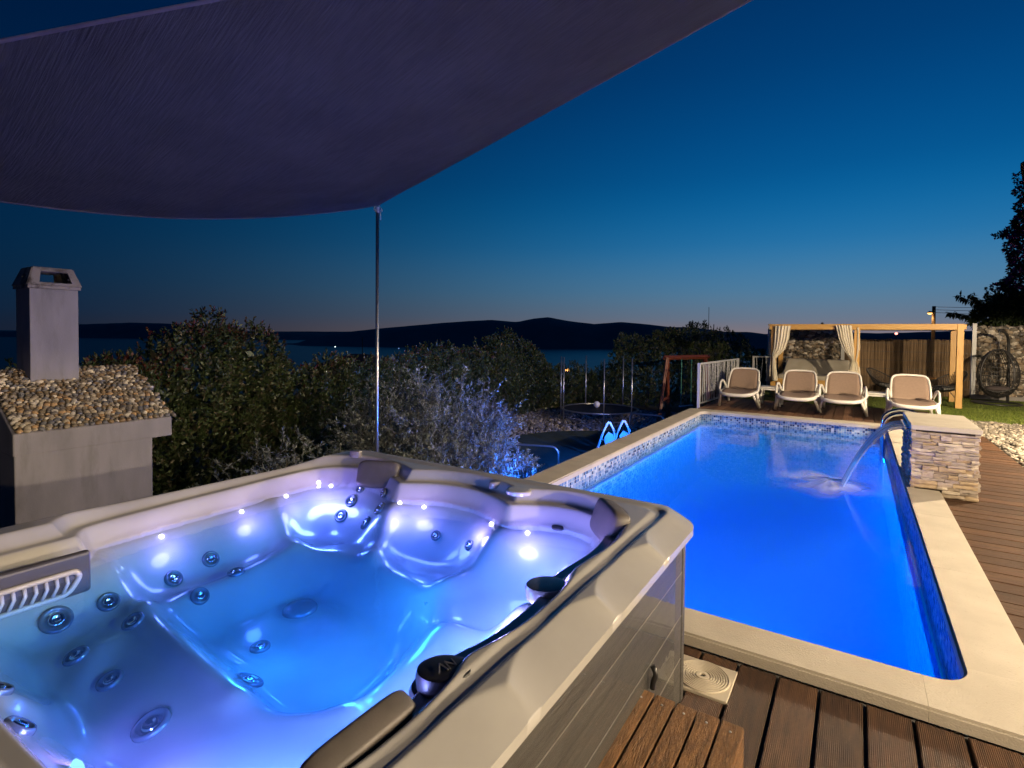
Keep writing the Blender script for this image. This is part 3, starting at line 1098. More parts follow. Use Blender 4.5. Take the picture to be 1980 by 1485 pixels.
def outer_dist(x, y):
    """distance to the rounded square outline, positive inside"""
    cx, cy = (TX0 + TX1) / 2, (TY0 + TY1) / 2
    qx = np.abs(x - cx) - ((TX1 - TX0) / 2 - CORNER_R)
    qy = np.abs(y - cy) - ((TY1 - TY0) / 2 - CORNER_R)
    return -(np.hypot(np.maximum(qx, 0), np.maximum(qy, 0)) + np.minimum(np.maximum(qx, qy), 0) - CORNER_R)


def gauss(x, y, cx, cy, rx, ry):
    return np.exp(-((x - cx) / rx) ** 2 - ((y - cy) / ry) ** 2)


def tub_inner(x, y):
    """the moulded seats and the footwell"""
    d = sdf(WLS, x, y)
    slope = 0.155 * ss(d, -0.01, 0.20)
    zi = WL - 0.012 * ss(d, -0.01, 0.02) - slope
    zi = zi - 0.049 * gauss(x, y, -2.13, 1.72, 0.15, 0.15) - 0.049 * gauss(x, y, -1.55, 1.74, 0.18, 0.13)
    zi = zi - 0.065 * gauss(x, y, -1.0, 1.62, 0.17, 0.2) - 0.039 * gauss(x, y, -2.19, 1.12, 0.10, 0.22)
    zi = zi - 0.04 * gauss(x, y, -0.97, 1.02, 0.12, 0.16) - 0.05 * gauss(x, y, -0.98, 0.62, 0.16, 0.15)
    zi = zi - 0.05 * gauss(x, y, -1.78, 0.55, 0.2, 0.11) - 0.05 * gauss(x, y, -1.45, 0.50, 0.16, 0.12)
    for a, b, h, wdt in (((-1.86, 1.83), (-1.74, 1.6), 0.07, 0.05), ((-1.23, 1.86), (-1.30, 1.55), 0.07, 0.055), ((-0.76, 1.38), (-1.1, 1.32), 0.075, 0.05),
                         ((-0.78, 0.88), (-1.08, 0.9), 0.05, 0.05), ((-2.32, 0.79), (-2.04, 0.83), 0.045, 0.05), ((-2.05, 0.82), (-1.36, 0.77), 0.055, 0.035),
                         ((-2.08, 1.0), (-2.09, 1.36), 0.04, 0.035), ((-2.4, 1.52), (-2.08, 1.45), 0.075, 0.05), ((-1.95, 0.66), (-1.62, 0.40), 0.04, 0.04), ((-1.33, 0.79), (-1.17, 0.85), 0.03, 0.04)):
        zi = zi + 0.6 * h * np.exp(-(seg(x, y, a, b) / wdt) ** 2) * ss(d, 0.0, 0.05)
    f = sdf(FWS, x, y)
    fl = 0.285 - 0.0018 * ss(np.hypot((x + 1.75), (y - 1.2) * 1.3), 0.18, 0.26) * ss(np.sin(np.hypot((x + 1.75) * 1.0, (y - 1.2) * 1.3) * 75), 0.3, 0.9)
    k = ss(f, -0.035, 0.13)
    zi = zi * (1 - k) + fl * k
    return zi


def tub_z(x, y):
    x = np.asarray(x, float)
    y = np.asarray(y, float)
    d = sdf(WLS, x, y)
    o = -d
    z = np.where(d < 0, WL + (RIM - WL) * (0.62 * ss(o, -0.005, 0.045) + 0.38 * ss(o, 0.07, 0.125)), 0.0)
    # the right rim has a crease that swings in and out, the edge rolls down below it
    e = outer_dist(x, y)
    right = ss(x, -0.72, -0.6)
    ph = (y - 0.02) / 0.42
    wav = np.abs(np.sin(np.pi * ph)) ** 0.7
    wd = 0.045 + right * (0.012 + 0.056 * wav)
    roll = np.clip(1 - e / wd, 0, 1)
    drop = (0.022 + 0.020 * right) * roll ** (1.6 - 0.6 * right)
    # rolled outer bead on the left side and the channel inside it
    left = ss(-x, 2.30, 2.42) * ss(2.25 - y, 0.0, 0.1)
    z = z - drop - right * 0.012 * ss(e, 0.10, 0.12) * ss(0.16 - e, 0, 0.02)
    far = ss(y, 1.98, 2.02) * ss(-x, 0.62, 0.7) * ss(x, -2.44, -2.38)
    z = z + far * 0.010 * np.cos((e - 0.10) * 40) * ss(0.15 - e, 0.0, 0.1)
    # under water: averaged over a few centimetres, as moulded acrylic has no sharp edges
    rr = 0.032
    zi = tub_inner(x, y)
    for k in range(6):
        zi = zi + tub_inner(x + rr * math.cos(k * math.pi / 3), y + rr * math.sin(k * math.pi / 3))
    zi = zi / 7
    return np.where(d < 0, z, np.minimum(zi, WL + 0.02))


# ring grid from the rolled edge to the middle
NS = 720
cx0, cy0 = (TX0 + TX1) / 2 - 0.05, (TY0 + TY1) / 2 - 0.02
ang = np.linspace(0, 2 * np.pi, NS, endpoint=False)
bx_, by_ = [], []
for a in ang:                         # march to the outline
    lo, hi = 0.3, 1.6
    for _ in range(40):
        mid = (lo + hi) / 2
        if outer_dist(np.array(cx0 + mid * math.cos(a)), np.array(cy0 + mid * math.sin(a))) > 0:
            lo = mid
        else:
            hi = mid
    bx_.append(cx0 + lo * math.cos(a))
    by_.append(cy0 + lo * math.sin(a))
bx_, by_ = np.array(bx_), np.array(by_)
ts = np.concatenate([np.linspace(1.0, 0.62, 100), np.linspace(0.615, 0.03, 95)])
GX = cx0 + (bx_[None] - cx0) * ts[:, None]
GY = cy0 + (by_[None] - cy0) * ts[:, None]
GZv = tub_z(GX, GY)
rows = [np.stack([GX, GY, GZv], -1)]
# outer lip: vertical face below the rolled edge, then a return under the lip
lipz = GZv[0].copy()
nxo = np.stack([bx_ - cx0, by_ - cy0], -1)
low = np.stack([GX[0], GY[0], np.full(NS, 0.648)], -1)
inn = np.stack([cx0 + (GX[0] - cx0) * 0.965, cy0 + (GY[0] - cy0) * 0.965, np.full(NS, 0.648)], -1)
Vt = np.concatenate([inn[None], low[None], rows[0]], 0)
nr = Vt.shape[0]
Vt = Vt.reshape(-1, 3)
i0 = np.arange(nr - 1)[:, None] * NS + np.arange(NS)[None]
i1 = np.arange(nr - 1)[:, None] * NS + (np.arange(NS)[None] + 1) % NS
Ft = np.stack([i0, i1, i1 + NS, i0 + NS], -1).reshape(-1, 4)
# close the middle with a fan of quads towards one vertex (tiny, on the flat floor)
Vt = np.concatenate([Vt, [[cx0, cy0, float(tub_z(cx0, cy0))]]], 0)
last = (nr - 1) * NS
Fc = np.stack([last + np.arange(0, NS, 2), last + (np.arange(0, NS, 2) + 1) % NS, last + (np.arange(0, NS, 2) + 2) % NS, np.full(NS // 2, len(Vt) - 1)], -1)
me = np_mesh('shell', Vt - np.array(tub.location), np.concatenate([Ft, Fc]), True)
me.set_sharp_from_angle(angle=math.radians(60))
shell = obj('shell', me, m_shell, tub)


def tub_hit(px, py):
    """where the sight line of a photo pixel meets the shell, and the shell normal there"""
    v = ray(px, py)
    v = v / np.linalg.norm(v)
    tt = np.linspace(0.5, 3.2, 2701)
    P = EYE + tt[:, None] * v
    zz = tub_z(P[:, 0], P[:, 1])
    below = np.nonzero((P[:, 2] < zz) & (outer_dist(P[:, 0], P[:, 1]) > 0))[0]
    k = below[0] if len(below) else len(tt) - 1
    p = P[k]
    h = 0.012
    gx = float(tub_z(p[0] + h, p[1]) - tub_z(p[0] - h, p[1])) / (2 * h)
    gy = float(tub_z(p[0], p[1] + h) - tub_z(p[0], p[1] - h)) / (2 * h)
    nvec = Vector((-gx, -gy, 1)).normalized()
    return Vector((p[0], p[1], float(tub_z(p[0], p[1])))), nvec


m_tubwater = watermat('tub_water', (1, 1, 1), (0.10, 0.74, 1.0), 2.2, 0.08, 5.0, rough=0.02, scatter=0.13, scol=(0.55, 0.75, 1.0))
wq = MB().prism([tuple(p) for p in np.stack([cx0 + (bx_ - cx0) * 0.955, cy0 + (by_ - cy0) * 0.955], -1)[::6]], 0.0, WL)
tag(wq.build('tub_water', m_tubwater, tub))

# jets
jm = {}
for nm_, R_ in (('big', 0.040), ('mid', 0.030), ('small', 0.021)):
    a = MB().lathe([(R_ * 1.12, -0.006), (R_ * 1.12, 0.003), (R_ * 0.98, 0.008), (R_ * 0.80, 0.006), (R_ * 0.74, -0.001), (R_ * 0.60, -0.002)], n=24, cap=False)
    b = MB().lathe([(R_ * 0.60, -0.002), (R_ * 0.52, 0.006), (R_ * 0.34, 0.008), (R_ * 0.26, 0.001), (0.001, 0.0005)], n=20, cap=False)
    jm[nm_] = (a.mesh('jet', None, True), b.mesh('nozzle', None, True))
    jm[nm_][0].materials.append(m_jet)
    jm[nm_][1].materials.append(m_chrome)
for px, py, s in ((407, 1082, 'mid'), (335, 1120, 'mid'), (457, 1108, 'mid'), (386, 1153, 'mid'), (210, 1165, 'mid'), (258, 1203, 'mid'),
                  (680, 969, 'mid'), (735, 984, 'mid'), (660, 998, 'mid'), (708, 1012, 'mid'), (697, 947, 'small'), (743, 958, 'small'),
                  (843, 1036, 'small'), (908, 1055, 'small'), (148, 1270, 'mid'), (213, 1318, 'mid'), (293, 1403, 'big'), (35, 1408, 'mid'), (108, 1200, 'big'),
                  (503, 1253, 'mid'), (482, 1318, 'big'), (-8, 1335, 'mid')):
    p, nv = tub_hit(px, py)
    q = nv.to_track_quat('Z', 'Y')
    j = obj('jet', jm[s][0], None, tub, p + nv * 0.004 - tub.location)
    j.rotation_euler = q.to_euler()
    obj('nozzle', jm[s][1], None, j)
# suction cover on the footwell wall
p, nv = tub_hit(580, 1180)
sc_ = MB().lathe([(0.066, 0.0), (0.066, 0.010), (0.058, 0.018), (0.02, 0.022), (0.001, 0.022)], n=28, cap=False).mesh('suction_cover', None, True)
sc_.materials.append(m_jet)
o = obj('suction_cover', sc_, None, tub, p - tub.location)
o.rotation_euler = nv.to_track_quat('Z', 'Y').to_euler()

# LEDs along the water line, with their light
m_led = emat('led_lens', (0.80, 0.72, 1.0), 25.0)
led = MB().lathe([(0.001, 0.006), (0.006, 0.005), (0.009, 0.0)], n=12).mesh('light_lens', None, True)
led.materials.append(m_led)
led_dim = led.copy()
led_dim.materials[0] = emat('footwell_fill_lens', (0.08, 0.4, 1.0), 1.0)
for px, py, pw in ((312, 1038, 0.5), (467, 990, 0.5), (553, 960, 0.5), (616, 934, 0.9), (640, 940, 0.4), (773, 973, 0.6), (820, 981, 0.5), (950, 1014, 0.6), (1020, 1031, 0.6)):
    p, nv = tub_hit(px, py)
    o = obj('light_lens', led, None, tub, p + nv * 0.002 - tub.location)
    o.rotation_euler = nv.to_track_quat('Z', 'Y').to_euler()
    lq = p + nv * 0.16
    lq.z = min(lq.z, WL - 0.04)
    lamp('led_lamp', lq, pw * 2.6, (0.38, 0.25, 1.0), radius=0.03, parent=tub, spec=0.25)
for x, y in ((-1.62, 0.885), (-1.165, 1.12), (-1.3, 1.44)):  # added lamps that brighten the footwell, with made-up lenses
    h = 0.012
    z = float(tub_z(x, y))
    nv = Vector((-(float(tub_z(x + h, y)) - float(tub_z(x - h, y))) / (2 * h), -(float(tub_z(x, y + h)) - float(tub_z(x, y - h))) / (2 * h), 1)).normalized()
    p = Vector((x, y, z))
    o = obj('light_lens', led_dim, None, tub, p + nv * 0.002 - tub.location)
    o.rotation_euler = nv.to_track_quat('Z', 'Y').to_euler()
    o.scale = (0.6, 0.6, 0.6)
    lamp('footwell_fill_lamp', p + nv * 0.16, 3.6, (0.07, 0.36, 1.0), radius=0.05, parent=tub, spec=0.2)
# underwater floodlights on the near walls, looking into the tub
m_flood = emat('tub_flood_lens', (0.25, 0.6, 1.0), 1.8)
for (x, y, z, d, pw, c) in ((-0.81, 0.55, 0.55, (-1, 0.4, -0.2), 20, (0.30, 0.33, 1.0)), (-0.80, 0.98, 0.55, (-1, 0.1, -0.2), 22, (0.32, 0.33, 1.0)), (-0.80, 1.25, 0.55, (-1, 0.0, -0.2), 18, (0.36, 0.31, 1.0)),
                            (-0.82, 1.62, 0.55, (-1, -0.2, -0.2), 18, (0.42, 0.29, 1.0)), (-1.25, 0.385, 0.53, (0.0, 1, -0.2), 9, (0.46, 0.26, 1.0)), (-1.02, 0.39, 0.54, (-0.2, 1, -0.2), 12, (0.34, 0.32, 1.0))):
    ln = MB().lathe([(0.001, 0.008), (0.03, 0.006), (0.035, 0.0)], n=16)
    q = Vector(d).to_track_quat('Z', 'Y')
    ln.v = [tuple(q @ Vector(p) + Vector((x, y, z))) for p in ln.v]
    ln.build('flood_lens', m_flood, tub)
    lamp('tub_floodlight', Vector((x, y, z)) + Vector(d).normalized() * 0.04, pw * 1.1, c, radius=0.05, parent=tub, spec=0.2)


def pad(name, c, ax, ay, az, hx, hy, hz, mt, parent, pw=4.0, n=(18, 14)):
    """superellipsoid cushion: centre c, axes (unit vectors), half sizes"""
    b = MB()
    ax, ay, az, c = Vector(ax).normalized(), Vector(ay).normalized(), Vector(az).normalized(), Vector(c)

    def sp(v, e):
        return math.copysign(abs(v) ** e, v)

    def fn(u, v):
        th, ph = u * 2 * math.pi, (v - 0.5) * math.pi
        e = 2.0 / pw
        X_ = sp(math.cos(ph), e) * sp(math.cos(th), e)
        Y_ = sp(math.cos(ph), e) * sp(math.sin(th), e)
        Z_ = sp(math.sin(ph), e)
        return c + ax * X_ * hx + ay * Y_ * hy + az * Z_ * hz
    b.grid(fn, n[0] * 2, n[1])
    return b.build(name, mt, parent, smooth=True)


# pillows: two corners and one on the right
for px, py, tilt in ((733, 918, (-0.55, -0.83)), (1178, 1010, (0.75, -0.66))):
    v = AY(px, py, 1.925) if px < 900 else AY(px, py, 1.90)
    nx_, ny_ = tilt
    if px > 900:
        nx_ = -nx_
    else:
        nx_ = -nx_ * 0.6
    fwd = Vector((nx_, ny_, 0.35)).normalized()
    side = fwd.cross(Vector((0, 0, 1))).normalized()
    up = side.cross(fwd)
    pad('pillow', v, side, up, fwd, 0.115, 0.07, 0.04, m_pillow, tub, pw=5)
pad('pillow', (-0.715, 0.615, 0.675), (0, 1, 0.0), (0.5, 0, 1), (-1, 0, 0.5), 0.12, 0.05, 0.03, m_pillow, tub, pw=5)


def cap(name, c, r, h, mt, parent, nrm_=(0, 0, 1), sx=1.0, rot=0.0):
    b = MB().lathe([(r, 0), (r, h * 0.7), (r * 0.92, h * 0.95), (r * 0.75, h), (0.001, h * 0.96)], n=28, cap=False)
    q = Vector(nrm_).to_track_quat('Z', 'Y') @ Matrix.Rotation(rot, 3, 'Z').to_quaternion()
    b.v = [tuple(q @ Vector((x * sx, y, z)) + Vector(c)) for x, y, z in b.v]
    return smoothed(b.build(name, mt, parent), 40)


m_rimgrey = mat('rim_grey', (0.17, 0.15, 0.13), (0.14, 0.125, 0.11), rough=0.3, coat=0.4)
for px, py, r, h, sx, rot, mt in ((688, 882, 0.018, 0.035, 1.9, 0.5, m_rimgrey), (957, 942, 0.017, 0.03, 1.7, 0.9, m_rimgrey), (1003, 952, 0.05, 0.018, 1.15, 0.2, m_shell), (1078, 1022, 0.02, 0.012, 1.3, 0, m_black)):
    p, nv = tub_hit(px, py)
    cap('control_knob', p - Vector((0, 0, 0.004)), r, h, mt, tub, (0, 0, 1), sx, rot)
p, nv = tub_hit(1085, 1118)
cap('control_dial', (-0.735, 1.33, 0.640), 0.056, 0.040, m_rimgrey, tub, (-0.15, 0, 1), 1.25, 1.2)
dial = cap('control_dial', (-0.70, 0.838, 0.655), 0.05, 0.052, m_black, tub, (-0.1, -0.05, 1), 1.3, 1.25)
cap('control_dial', (-0.70, 0.838, 0.63), 0.06, 0.04, m_grille, tub, (-0.1, -0.05, 1), 1.35, 1.25)
# the raised monogram on the black dial: four slanted strokes
logo = MB()
for k, (x0, y0, x1, y1) in enumerate(((-0.022, -0.014, -0.006, 0.014), (-0.006, 0.014, -0.001, -0.014), (0.004, -0.014, 0.006, 0.014), (0.006, 0.014, 0.020, -0.012), (0.020, -0.012, 0.022, 0.014))):
    aa, bb = Vector((-0.703 + (x0 * 0.35 - y0 * 0.95), 0.838 + (x0 * 0.95 + y0 * 0.35), 0.7085)), Vector((-0.703 + (x1 * 0.35 - y1 * 0.95), 0.838 + (x1 * 0.95 + y1 * 0.35), 0.7085))
    logo.tube([aa, bb], 0.0016, 6)
logo.build('raised_monogram', mat('monogram_grey', (0.25, 0.25, 0.26), rough=0.3, metal=0.6), dial)

# filter front with vertical louvres at the near left
fx = -2.165
c0, c1 = AX(177, 1063, fx), AX(178, 1142, fx)
yF, zT, zB = float(c0[1]), float(c0[2]), float(c1[2])
filt = MB().box((fx - 0.03, yF - 0.62, zB), (fx, yF, zT)).build('filter_front', m_grille, tub, bevel=0.012, seg=3)
y1f, y0f, z0f, z1f = yF - 0.045, yF - 0.60, zB + 0.015, zT - 0.055
fr_path = [(fx + 0.004, y0f, z0f), (fx + 0.004, y1f - 0.02, z0f), (fx + 0.004, y1f + 0.012, z1f - 0.02), (fx + 0.004, y1f, z1f), (fx + 0.004, y0f, z1f)]
MB().tube(fillet(fr_path, 0.025), 0.009, 8).build('louvre_frame', m_slat, filt, smooth=True)
yk = y1f - 0.025
while yk > y0f:
    MB().tube([(fx + 0.004, yk, z1f - 0.005), (fx + 0.016, yk, z1f - 0.03), (fx + 0.012, yk - 0.012, z0f + 0.01)], 0.0055, 6, flat=0.55).build('louvre', m_slat, filt, smooth=True)
    yk -= 0.0265

# cabinet: horizontal boards and corner posts
sx0, sx1, sy0, sy1 = TX0 + 0.05, TX1 - 0.052, TY0 + 0.05, TY1 - 0.05
zb0, zt0 = DECK + 0.02, 0.648
nbd = 4
hgt = (zt0 - zb0) / nbd
for k in range(nbd):
    z0, z1 = zb0 + k * hgt + 0.0015, zb0 + (k + 1) * hgt - 0.0015
    MB().box((sx1 - 0.02, sy0 + 0.06, z0), (sx1, sy1 - 0.055, z1)).build('side_board', m_panel, tub, bevel=0.003)
    MB().box((sx0, sy0 + 0.06, z0), (sx0 + 0.02, sy1 - 0.06, z1)).build('side_board', m_panel, tub, bevel=0.003)
    MB().box((sx0 + 0.06, sy1 - 0.02, z0), (sx1 - 0.06, sy1, z1)).build('side_board', m_panelx, tub, bevel=0.003)
    MB().box((sx0 + 0.06, sy0, z0), (sx1 - 0.06, sy0 + 0.02, z1)).build('side_board', m_panelx, tub, bevel=0.003)
MB().box((sx0 + 0.022, sy0 + 0.022, zb0), (sx1 - 0.022, sy1 - 0.022, -0.02)).build('base', m_black, tub)
m_seam = mat('light_seam', (0.25, 0.235, 0.21), rough=0.5)
for k in range(1, nbd):
    MB().box((sx1 - 0.012, sy0 + 0.06, zb0 + k * hgt - 0.0012), (sx1 + 0.0008, sy1 - 0.055, zb0 + k * hgt + 0.0012)).build('seam_strip', m_seam, tub)
for (x, y) in ((sx0 + 0.03, sy0 + 0.03), (sx1 - 0.028, sy0 + 0.03), (sx0 + 0.03, sy1 - 0.03), (sx1 - 0.028, sy1 - 0.028)):
    MB().box((x - 0.03, y - 0.022, zb0 - 0.019), (x + 0.03, y + 0.026, zt0)).build('corner_post', m_panel, tub, bevel=0.012, seg=3)
# latch near the corner
lp = AX(1262, 1308, sx1 + 0.012)
MB().tube(fillet([(lp[0], lp[1], lp[2] + 0.035), (lp[0] + 0.012, lp[1], lp[2] + 0.01), (lp[0] + 0.004, lp[1] - 0.004, lp[2] - 0.012), (lp[0], lp[1], lp[2] - 0.04)], 0.01), 0.009, 8).build('latch', m_black, tub, smooth=True)

# ------------------------------------------------------------------ wooden step against the tub
ZS = 0.25
st = empty('tub_step', (-0.42, 1.2, DECK))
tag(st, 'weathered brown slatted wooden step against the hot tub side', 'step')
xl, xr = float(GZ(1228, 1328, ZS)[0]), float(GZ(1441, 1407, ZS)[0])
yfar = float((GZ(1228, 1328, ZS)[1] + GZ(1441, 1407, ZS)[1]) / 2)
nsl = 5
wsl = (xr - xl) / nsl
for k in range(nsl):
    MB().box((xl + k * wsl + 0.003, yfar - 0.95, ZS - 0.022), (xl + (k + 1) * wsl - 0.003, yfar + random.uniform(-0.002, 0.002), ZS + random.uniform(-0.001, 0.001))).build('slat', m_teak, st, bevel=0.003, recentre=True)
for yq in (yfar - 0.03, yfar - 0.5, yfar - 0.92):
    MB().box((xl + 0.02, yq - 0.02, DECK + 0.001), (xr - 0.028, yq, ZS - 0.023)).build('support', m_teak, st)
MB().box((xr - 0.022, yfar - 0.95, DECK + 0.002), (xr - 0.002, yfar - 0.002, ZS - 0.0235)).build('side_board', m_teak, st, bevel=0.002, recentre=True)
for k in range(nsl):
    MB().lathe([(0.004, 0), (0.003, 0.0018), (0.001, 0.0022)], (xl + (k + 0.5) * wsl, yfar - 0.04, ZS + 0.0005), 10).build('screw', m_steel, st)

# ------------------------------------------------------------------ stone fountain pillar with its water sheet
FX0, FX1, FY0, FY1 = 0.455, 0.925, 6.17, 7.15
ZC = 0.55
fp = empty('fountain_pillar', ((FX0 + FX1) / 2, (FY0 + FY1) / 2, DECK))
tag(fp, 'pillar clad in stacked ledge stone with pale cap pouring water into the pool', 'fountain')
MB().box((FX0 + 0.012, FY0 + 0.012, DECK + 0.001), (FX1 - 0.012, FY1 - 0.012, ZC)).build('core', m_darkjoint, fp)
capo = MB().box((FX0 - 0.015, FY0 - 0.02, ZC), (FX1 + 0.025, FY1 + 0.02, ZC + 0.045)).build('cap_stone', m_coping, fp, bevel=0.006)


def ledge_stone(a0, a1, z0, z1, face, out):
    """one split-face stone: rough front with a few facets"""
    nseg = max(2, int((a1 - a0) / 0.05))
    d0 = 0.012
    vs, fs = [], []
    for i in range(nseg + 1):
        a = a0 + (a1 - a0) * i / nseg
        for j, z in enumerate((z0, (z0 + z1) / 2, z1)):
            o_ = out + random.uniform(-0.008, 0.008) + (0.006 if j == 1 else 0)
            zz = z + (random.uniform(-0.003, 0.003) if j != 1 else random.uniform(-0.008, 0.008))
            vs.append((a, o_, zz))
    nf = len(vs)
    for i in range(nseg + 1):
        a = a0 + (a1 - a0) * i / nseg
        for z in (z0, z1):
            vs.append((a, -d0, z))
    for i in range(nseg):
        b, b2 = i * 3, (i + 1) * 3
        fs += [(b, b2, b2 + 1, b + 1), (b + 1, b2 + 1, b2 + 2, b + 2)]
        c, c2 = nf + i * 2, nf + (i + 1) * 2
        fs += [(b, c, c2, b2), (b + 2, b2 + 2, c2 + 1, c + 1)]
    fs += [(0, 1, 2, nf + 1, nf), ((nseg) * 3, nf + nseg * 2, nf + nseg * 2 + 1, nseg * 3 + 2, nseg * 3 + 1)]
    out_v = []
    for a, o_, z in vs:
        if face == 'front':
            out_v.append((a, FY0 + 0.012 - o_, z))
        elif face == 'left':
            out_v.append((FX0 + 0.012 - o_, a, z))
        else:
            out_v.append((FX1 - 0.012 + o_, a, z))
    b = MB().add(out_v, fs)
    ob = b.build('stone', m_ledge, fp, recentre=True)
    return ob


for face, lo, hi, zlow in (('front', FX0 - 0.004, FX1 + 0.004, DECK + 0.002), ('left', FY0 + 0.0, FY1 - 0.005, 0.002), ('right', FY0 + 0.0, FY1 - 0.005, DECK + 0.002)):
    z = zlow
    while z < ZC - 0.02:
        h = min(random.choice((0.022, 0.028, 0.034, 0.042)), ZC - 0.001 - z)
        if ZC - (z + h) < 0.018:
            h = ZC - 0.001 - z
        a = lo if not (face == 'front' and z < 0.0) else 0.68      # lowest rows start beside the coping
        while a < hi - 0.03:
            w_ = random.uniform(0.06, 0.2)
            if hi - (a + w_) < 0.05:
                w_ = hi - a
            ledge_stone(a + 0.0012, min(a + w_, hi) - 0.0012, z + 0.001, z + h - 0.001, face, random.uniform(0.006, 0.03))
            a += w_
        z += h
# steel spout in the pool side of the pillar
MB().box((FX0 - 0.05, 6.40, ZC - 0.045), (FX0 + 0.02, 6.92, ZC - 0.012)).build('spout', m_chrome, fp, bevel=0.004)


def sheetmat(name, alpha, stretch):
    m = bpy.data.materials.new(name)
    m.use_nodes = True
    n, l = m.node_tree.nodes, m.node_tree.links
    b = n['Principled BSDF']
    b.inputs['Base Color'].default_value = (0.85, 0.9, 0.95, 1)
    b.inputs['Roughness'].default_value = 0.12
    t = n.new('ShaderNodeTexCoord')
    mp = n.new('ShaderNodeMapping')
    mp.inputs['Scale'].default_value = stretch
    nz = n.new('ShaderNodeTexNoise')
    nz.inputs['Scale'].default_value = 1.0
    nz.inputs['Detail'].default_value = 4
    l.new(t.outputs['UV'], mp.inputs[0])
    l.new(mp.outputs[0], nz.inputs['Vector'])
    mr_ = n.new('ShaderNodeMapRange')
    mr_.inputs[1].default_value = 0.35
    mr_.inputs[2].default_value = 0.7
    mr_.inputs[3].default_value = alpha[0]
    mr_.inputs[4].default_value = alpha[1]
    l.new(nz.outputs['Fac'], mr_.inputs[0])
    l.new(mr_.outputs[0], b.inputs['Alpha'])
    bp = n.new('ShaderNodeBump')
    bp.inputs['Strength'].default_value = 0.6
    bp.inputs['Distance'].default_value = 0.01
    l.new(nz.outputs['Fac'], bp.inputs['Height'])
    l.new(bp.outputs[0], b.inputs['Normal'])
    return m


# the falling sheet: a ballistic arc from the spout lip to the water
xs0, zs0 = FX0 - 0.05, ZC - 0.02
vx = 1.35
tf = math.sqrt(2 * (zs0 - WATER) / 9.81)
nu, nv = 40, 16


def arc(u, v, off):
    t_ = u * tf
    x = xs0 - vx * t_
    z = zs0 + off - 4.905 * t_ * t_
    wid = 0.26 * (1 - 0.22 * u)
    y = 6.66 - 0.10 * u + (v - 0.5) * 2 * wid
    z += 0.010 * math.sin(v * 17 + 1.3) * (0.2 + u) + 0.006 * math.sin(v * 41)
    x += 0.012 * math.sin(v * 11 + 0.5) * u
    return x, y, z


def uv_grid(name, fn, nu, nv, mt, parent=None):
    V = [fn(i / nu, j / nv) for i in range(nu + 1) for j in range(nv + 1)]
    F = [(i * (nv + 1) + j, (i + 1) * (nv + 1) + j, (i + 1) * (nv + 1) + j + 1, i * (nv + 1) + j + 1) for i in range(nu) for j in range(nv)]
    c = np.array(V).mean(0)
    if parent is None:
        c = np.array([c[0], c[1], np.array(V)[:, 2].min()])
        me = np_mesh(name, np.array(V) - c, F, True)
        o = obj(name, me, mt, None, Vector(c))
    else:
        me = np_mesh(name, np.array(V) - np.array(root_of(parent)), F, True)
        o = obj(name, me, mt, parent)
    uv = me.uv_layers.new(name='UVMap')
    li = np.empty(len(me.loops), dtype=np.int32)
    me.loops.foreach_get('vertex_index', li)
    UV = np.array([(i / nu, j / nv) for i in range(nu + 1) for j in range(nv + 1)])[li]
    uv.data.foreach_set('uv', UV.astype(np.float32).ravel())
    return o


m_sheet = sheetmat('falling_water', (0.35, 0.95), (0.8, 12, 1))
fall = empty('water_jet', (xs0 - 0.3, 6.6, WATER))
tag(fall, 'smooth curved sheet of water falling from the fountain pillar into the pool', 'waterfall')
uv_grid('upper_film', lambda u, v: arc(u, v, 0.0), nu, nv, m_sheet, fall)
uv_grid('lower_film', lambda u, v: arc(u, v, -0.022 * (1 - 0.3 * u)), nu, nv, m_sheet, fall)
# foam where it lands
m_foam = sheetmat('foam', (0.0, 0.55), (6, 9, 1))
xl_ = xs0 - vx * tf


def foam(u, v):
    a, r_ = v * 2 * math.pi, u * 0.55
    rr = r_ * (1 + 0.18 * math.sin(3 * a + 1) + 0.1 * math.sin(7 * a))
    z = WATER + 0.004 + 0.045 * math.exp(-(u * 2.6) ** 2) * (1 + 0.4 * math.sin(9 * a) * u) + 0.006 * math.sin(u * 22) * (1 - u)
    return xl_ - 0.12 + rr * 1.0 * math.cos(a), 6.5 + rr * 1.15 * math.sin(a), z


def foammat():
    m = sheetmat('splash_foam', (0.3, 0.95), (1.5, 7, 1))
    n, l = m.node_tree.nodes, m.node_tree.links
    b = n['Principled BSDF']
    src = b.inputs['Alpha'].links[0].from_socket
    t = n.new('ShaderNodeTexCoord')
    s = n.new('ShaderNodeSeparateXYZ')
    l.new(t.outputs['UV'], s.inputs[0])
    mr_ = n.new('ShaderNodeMapRange')
    mr_.interpolation_type = 'SMOOTHSTEP'
    mr_.inputs[1].default_value = 0.95
    mr_.inputs[2].default_value = 0.15
    l.new(s.outputs[0], mr_.inputs[0])
    mu = n.new('ShaderNodeMath')
    mu.operation = 'MULTIPLY'
    l.new(src, mu.inputs[0])
    l.new(mr_.outputs[0], mu.inputs[1])
    l.new(mu.outputs[0], b.inputs['Alpha'])
    b.inputs['Base Color'].default_value = (0.8, 0.85, 0.95, 1)
    b.inputs['Roughness'].default_value = 0.7
    return m


uv_grid('splash', foam, 14, 60, foammat(), fall)

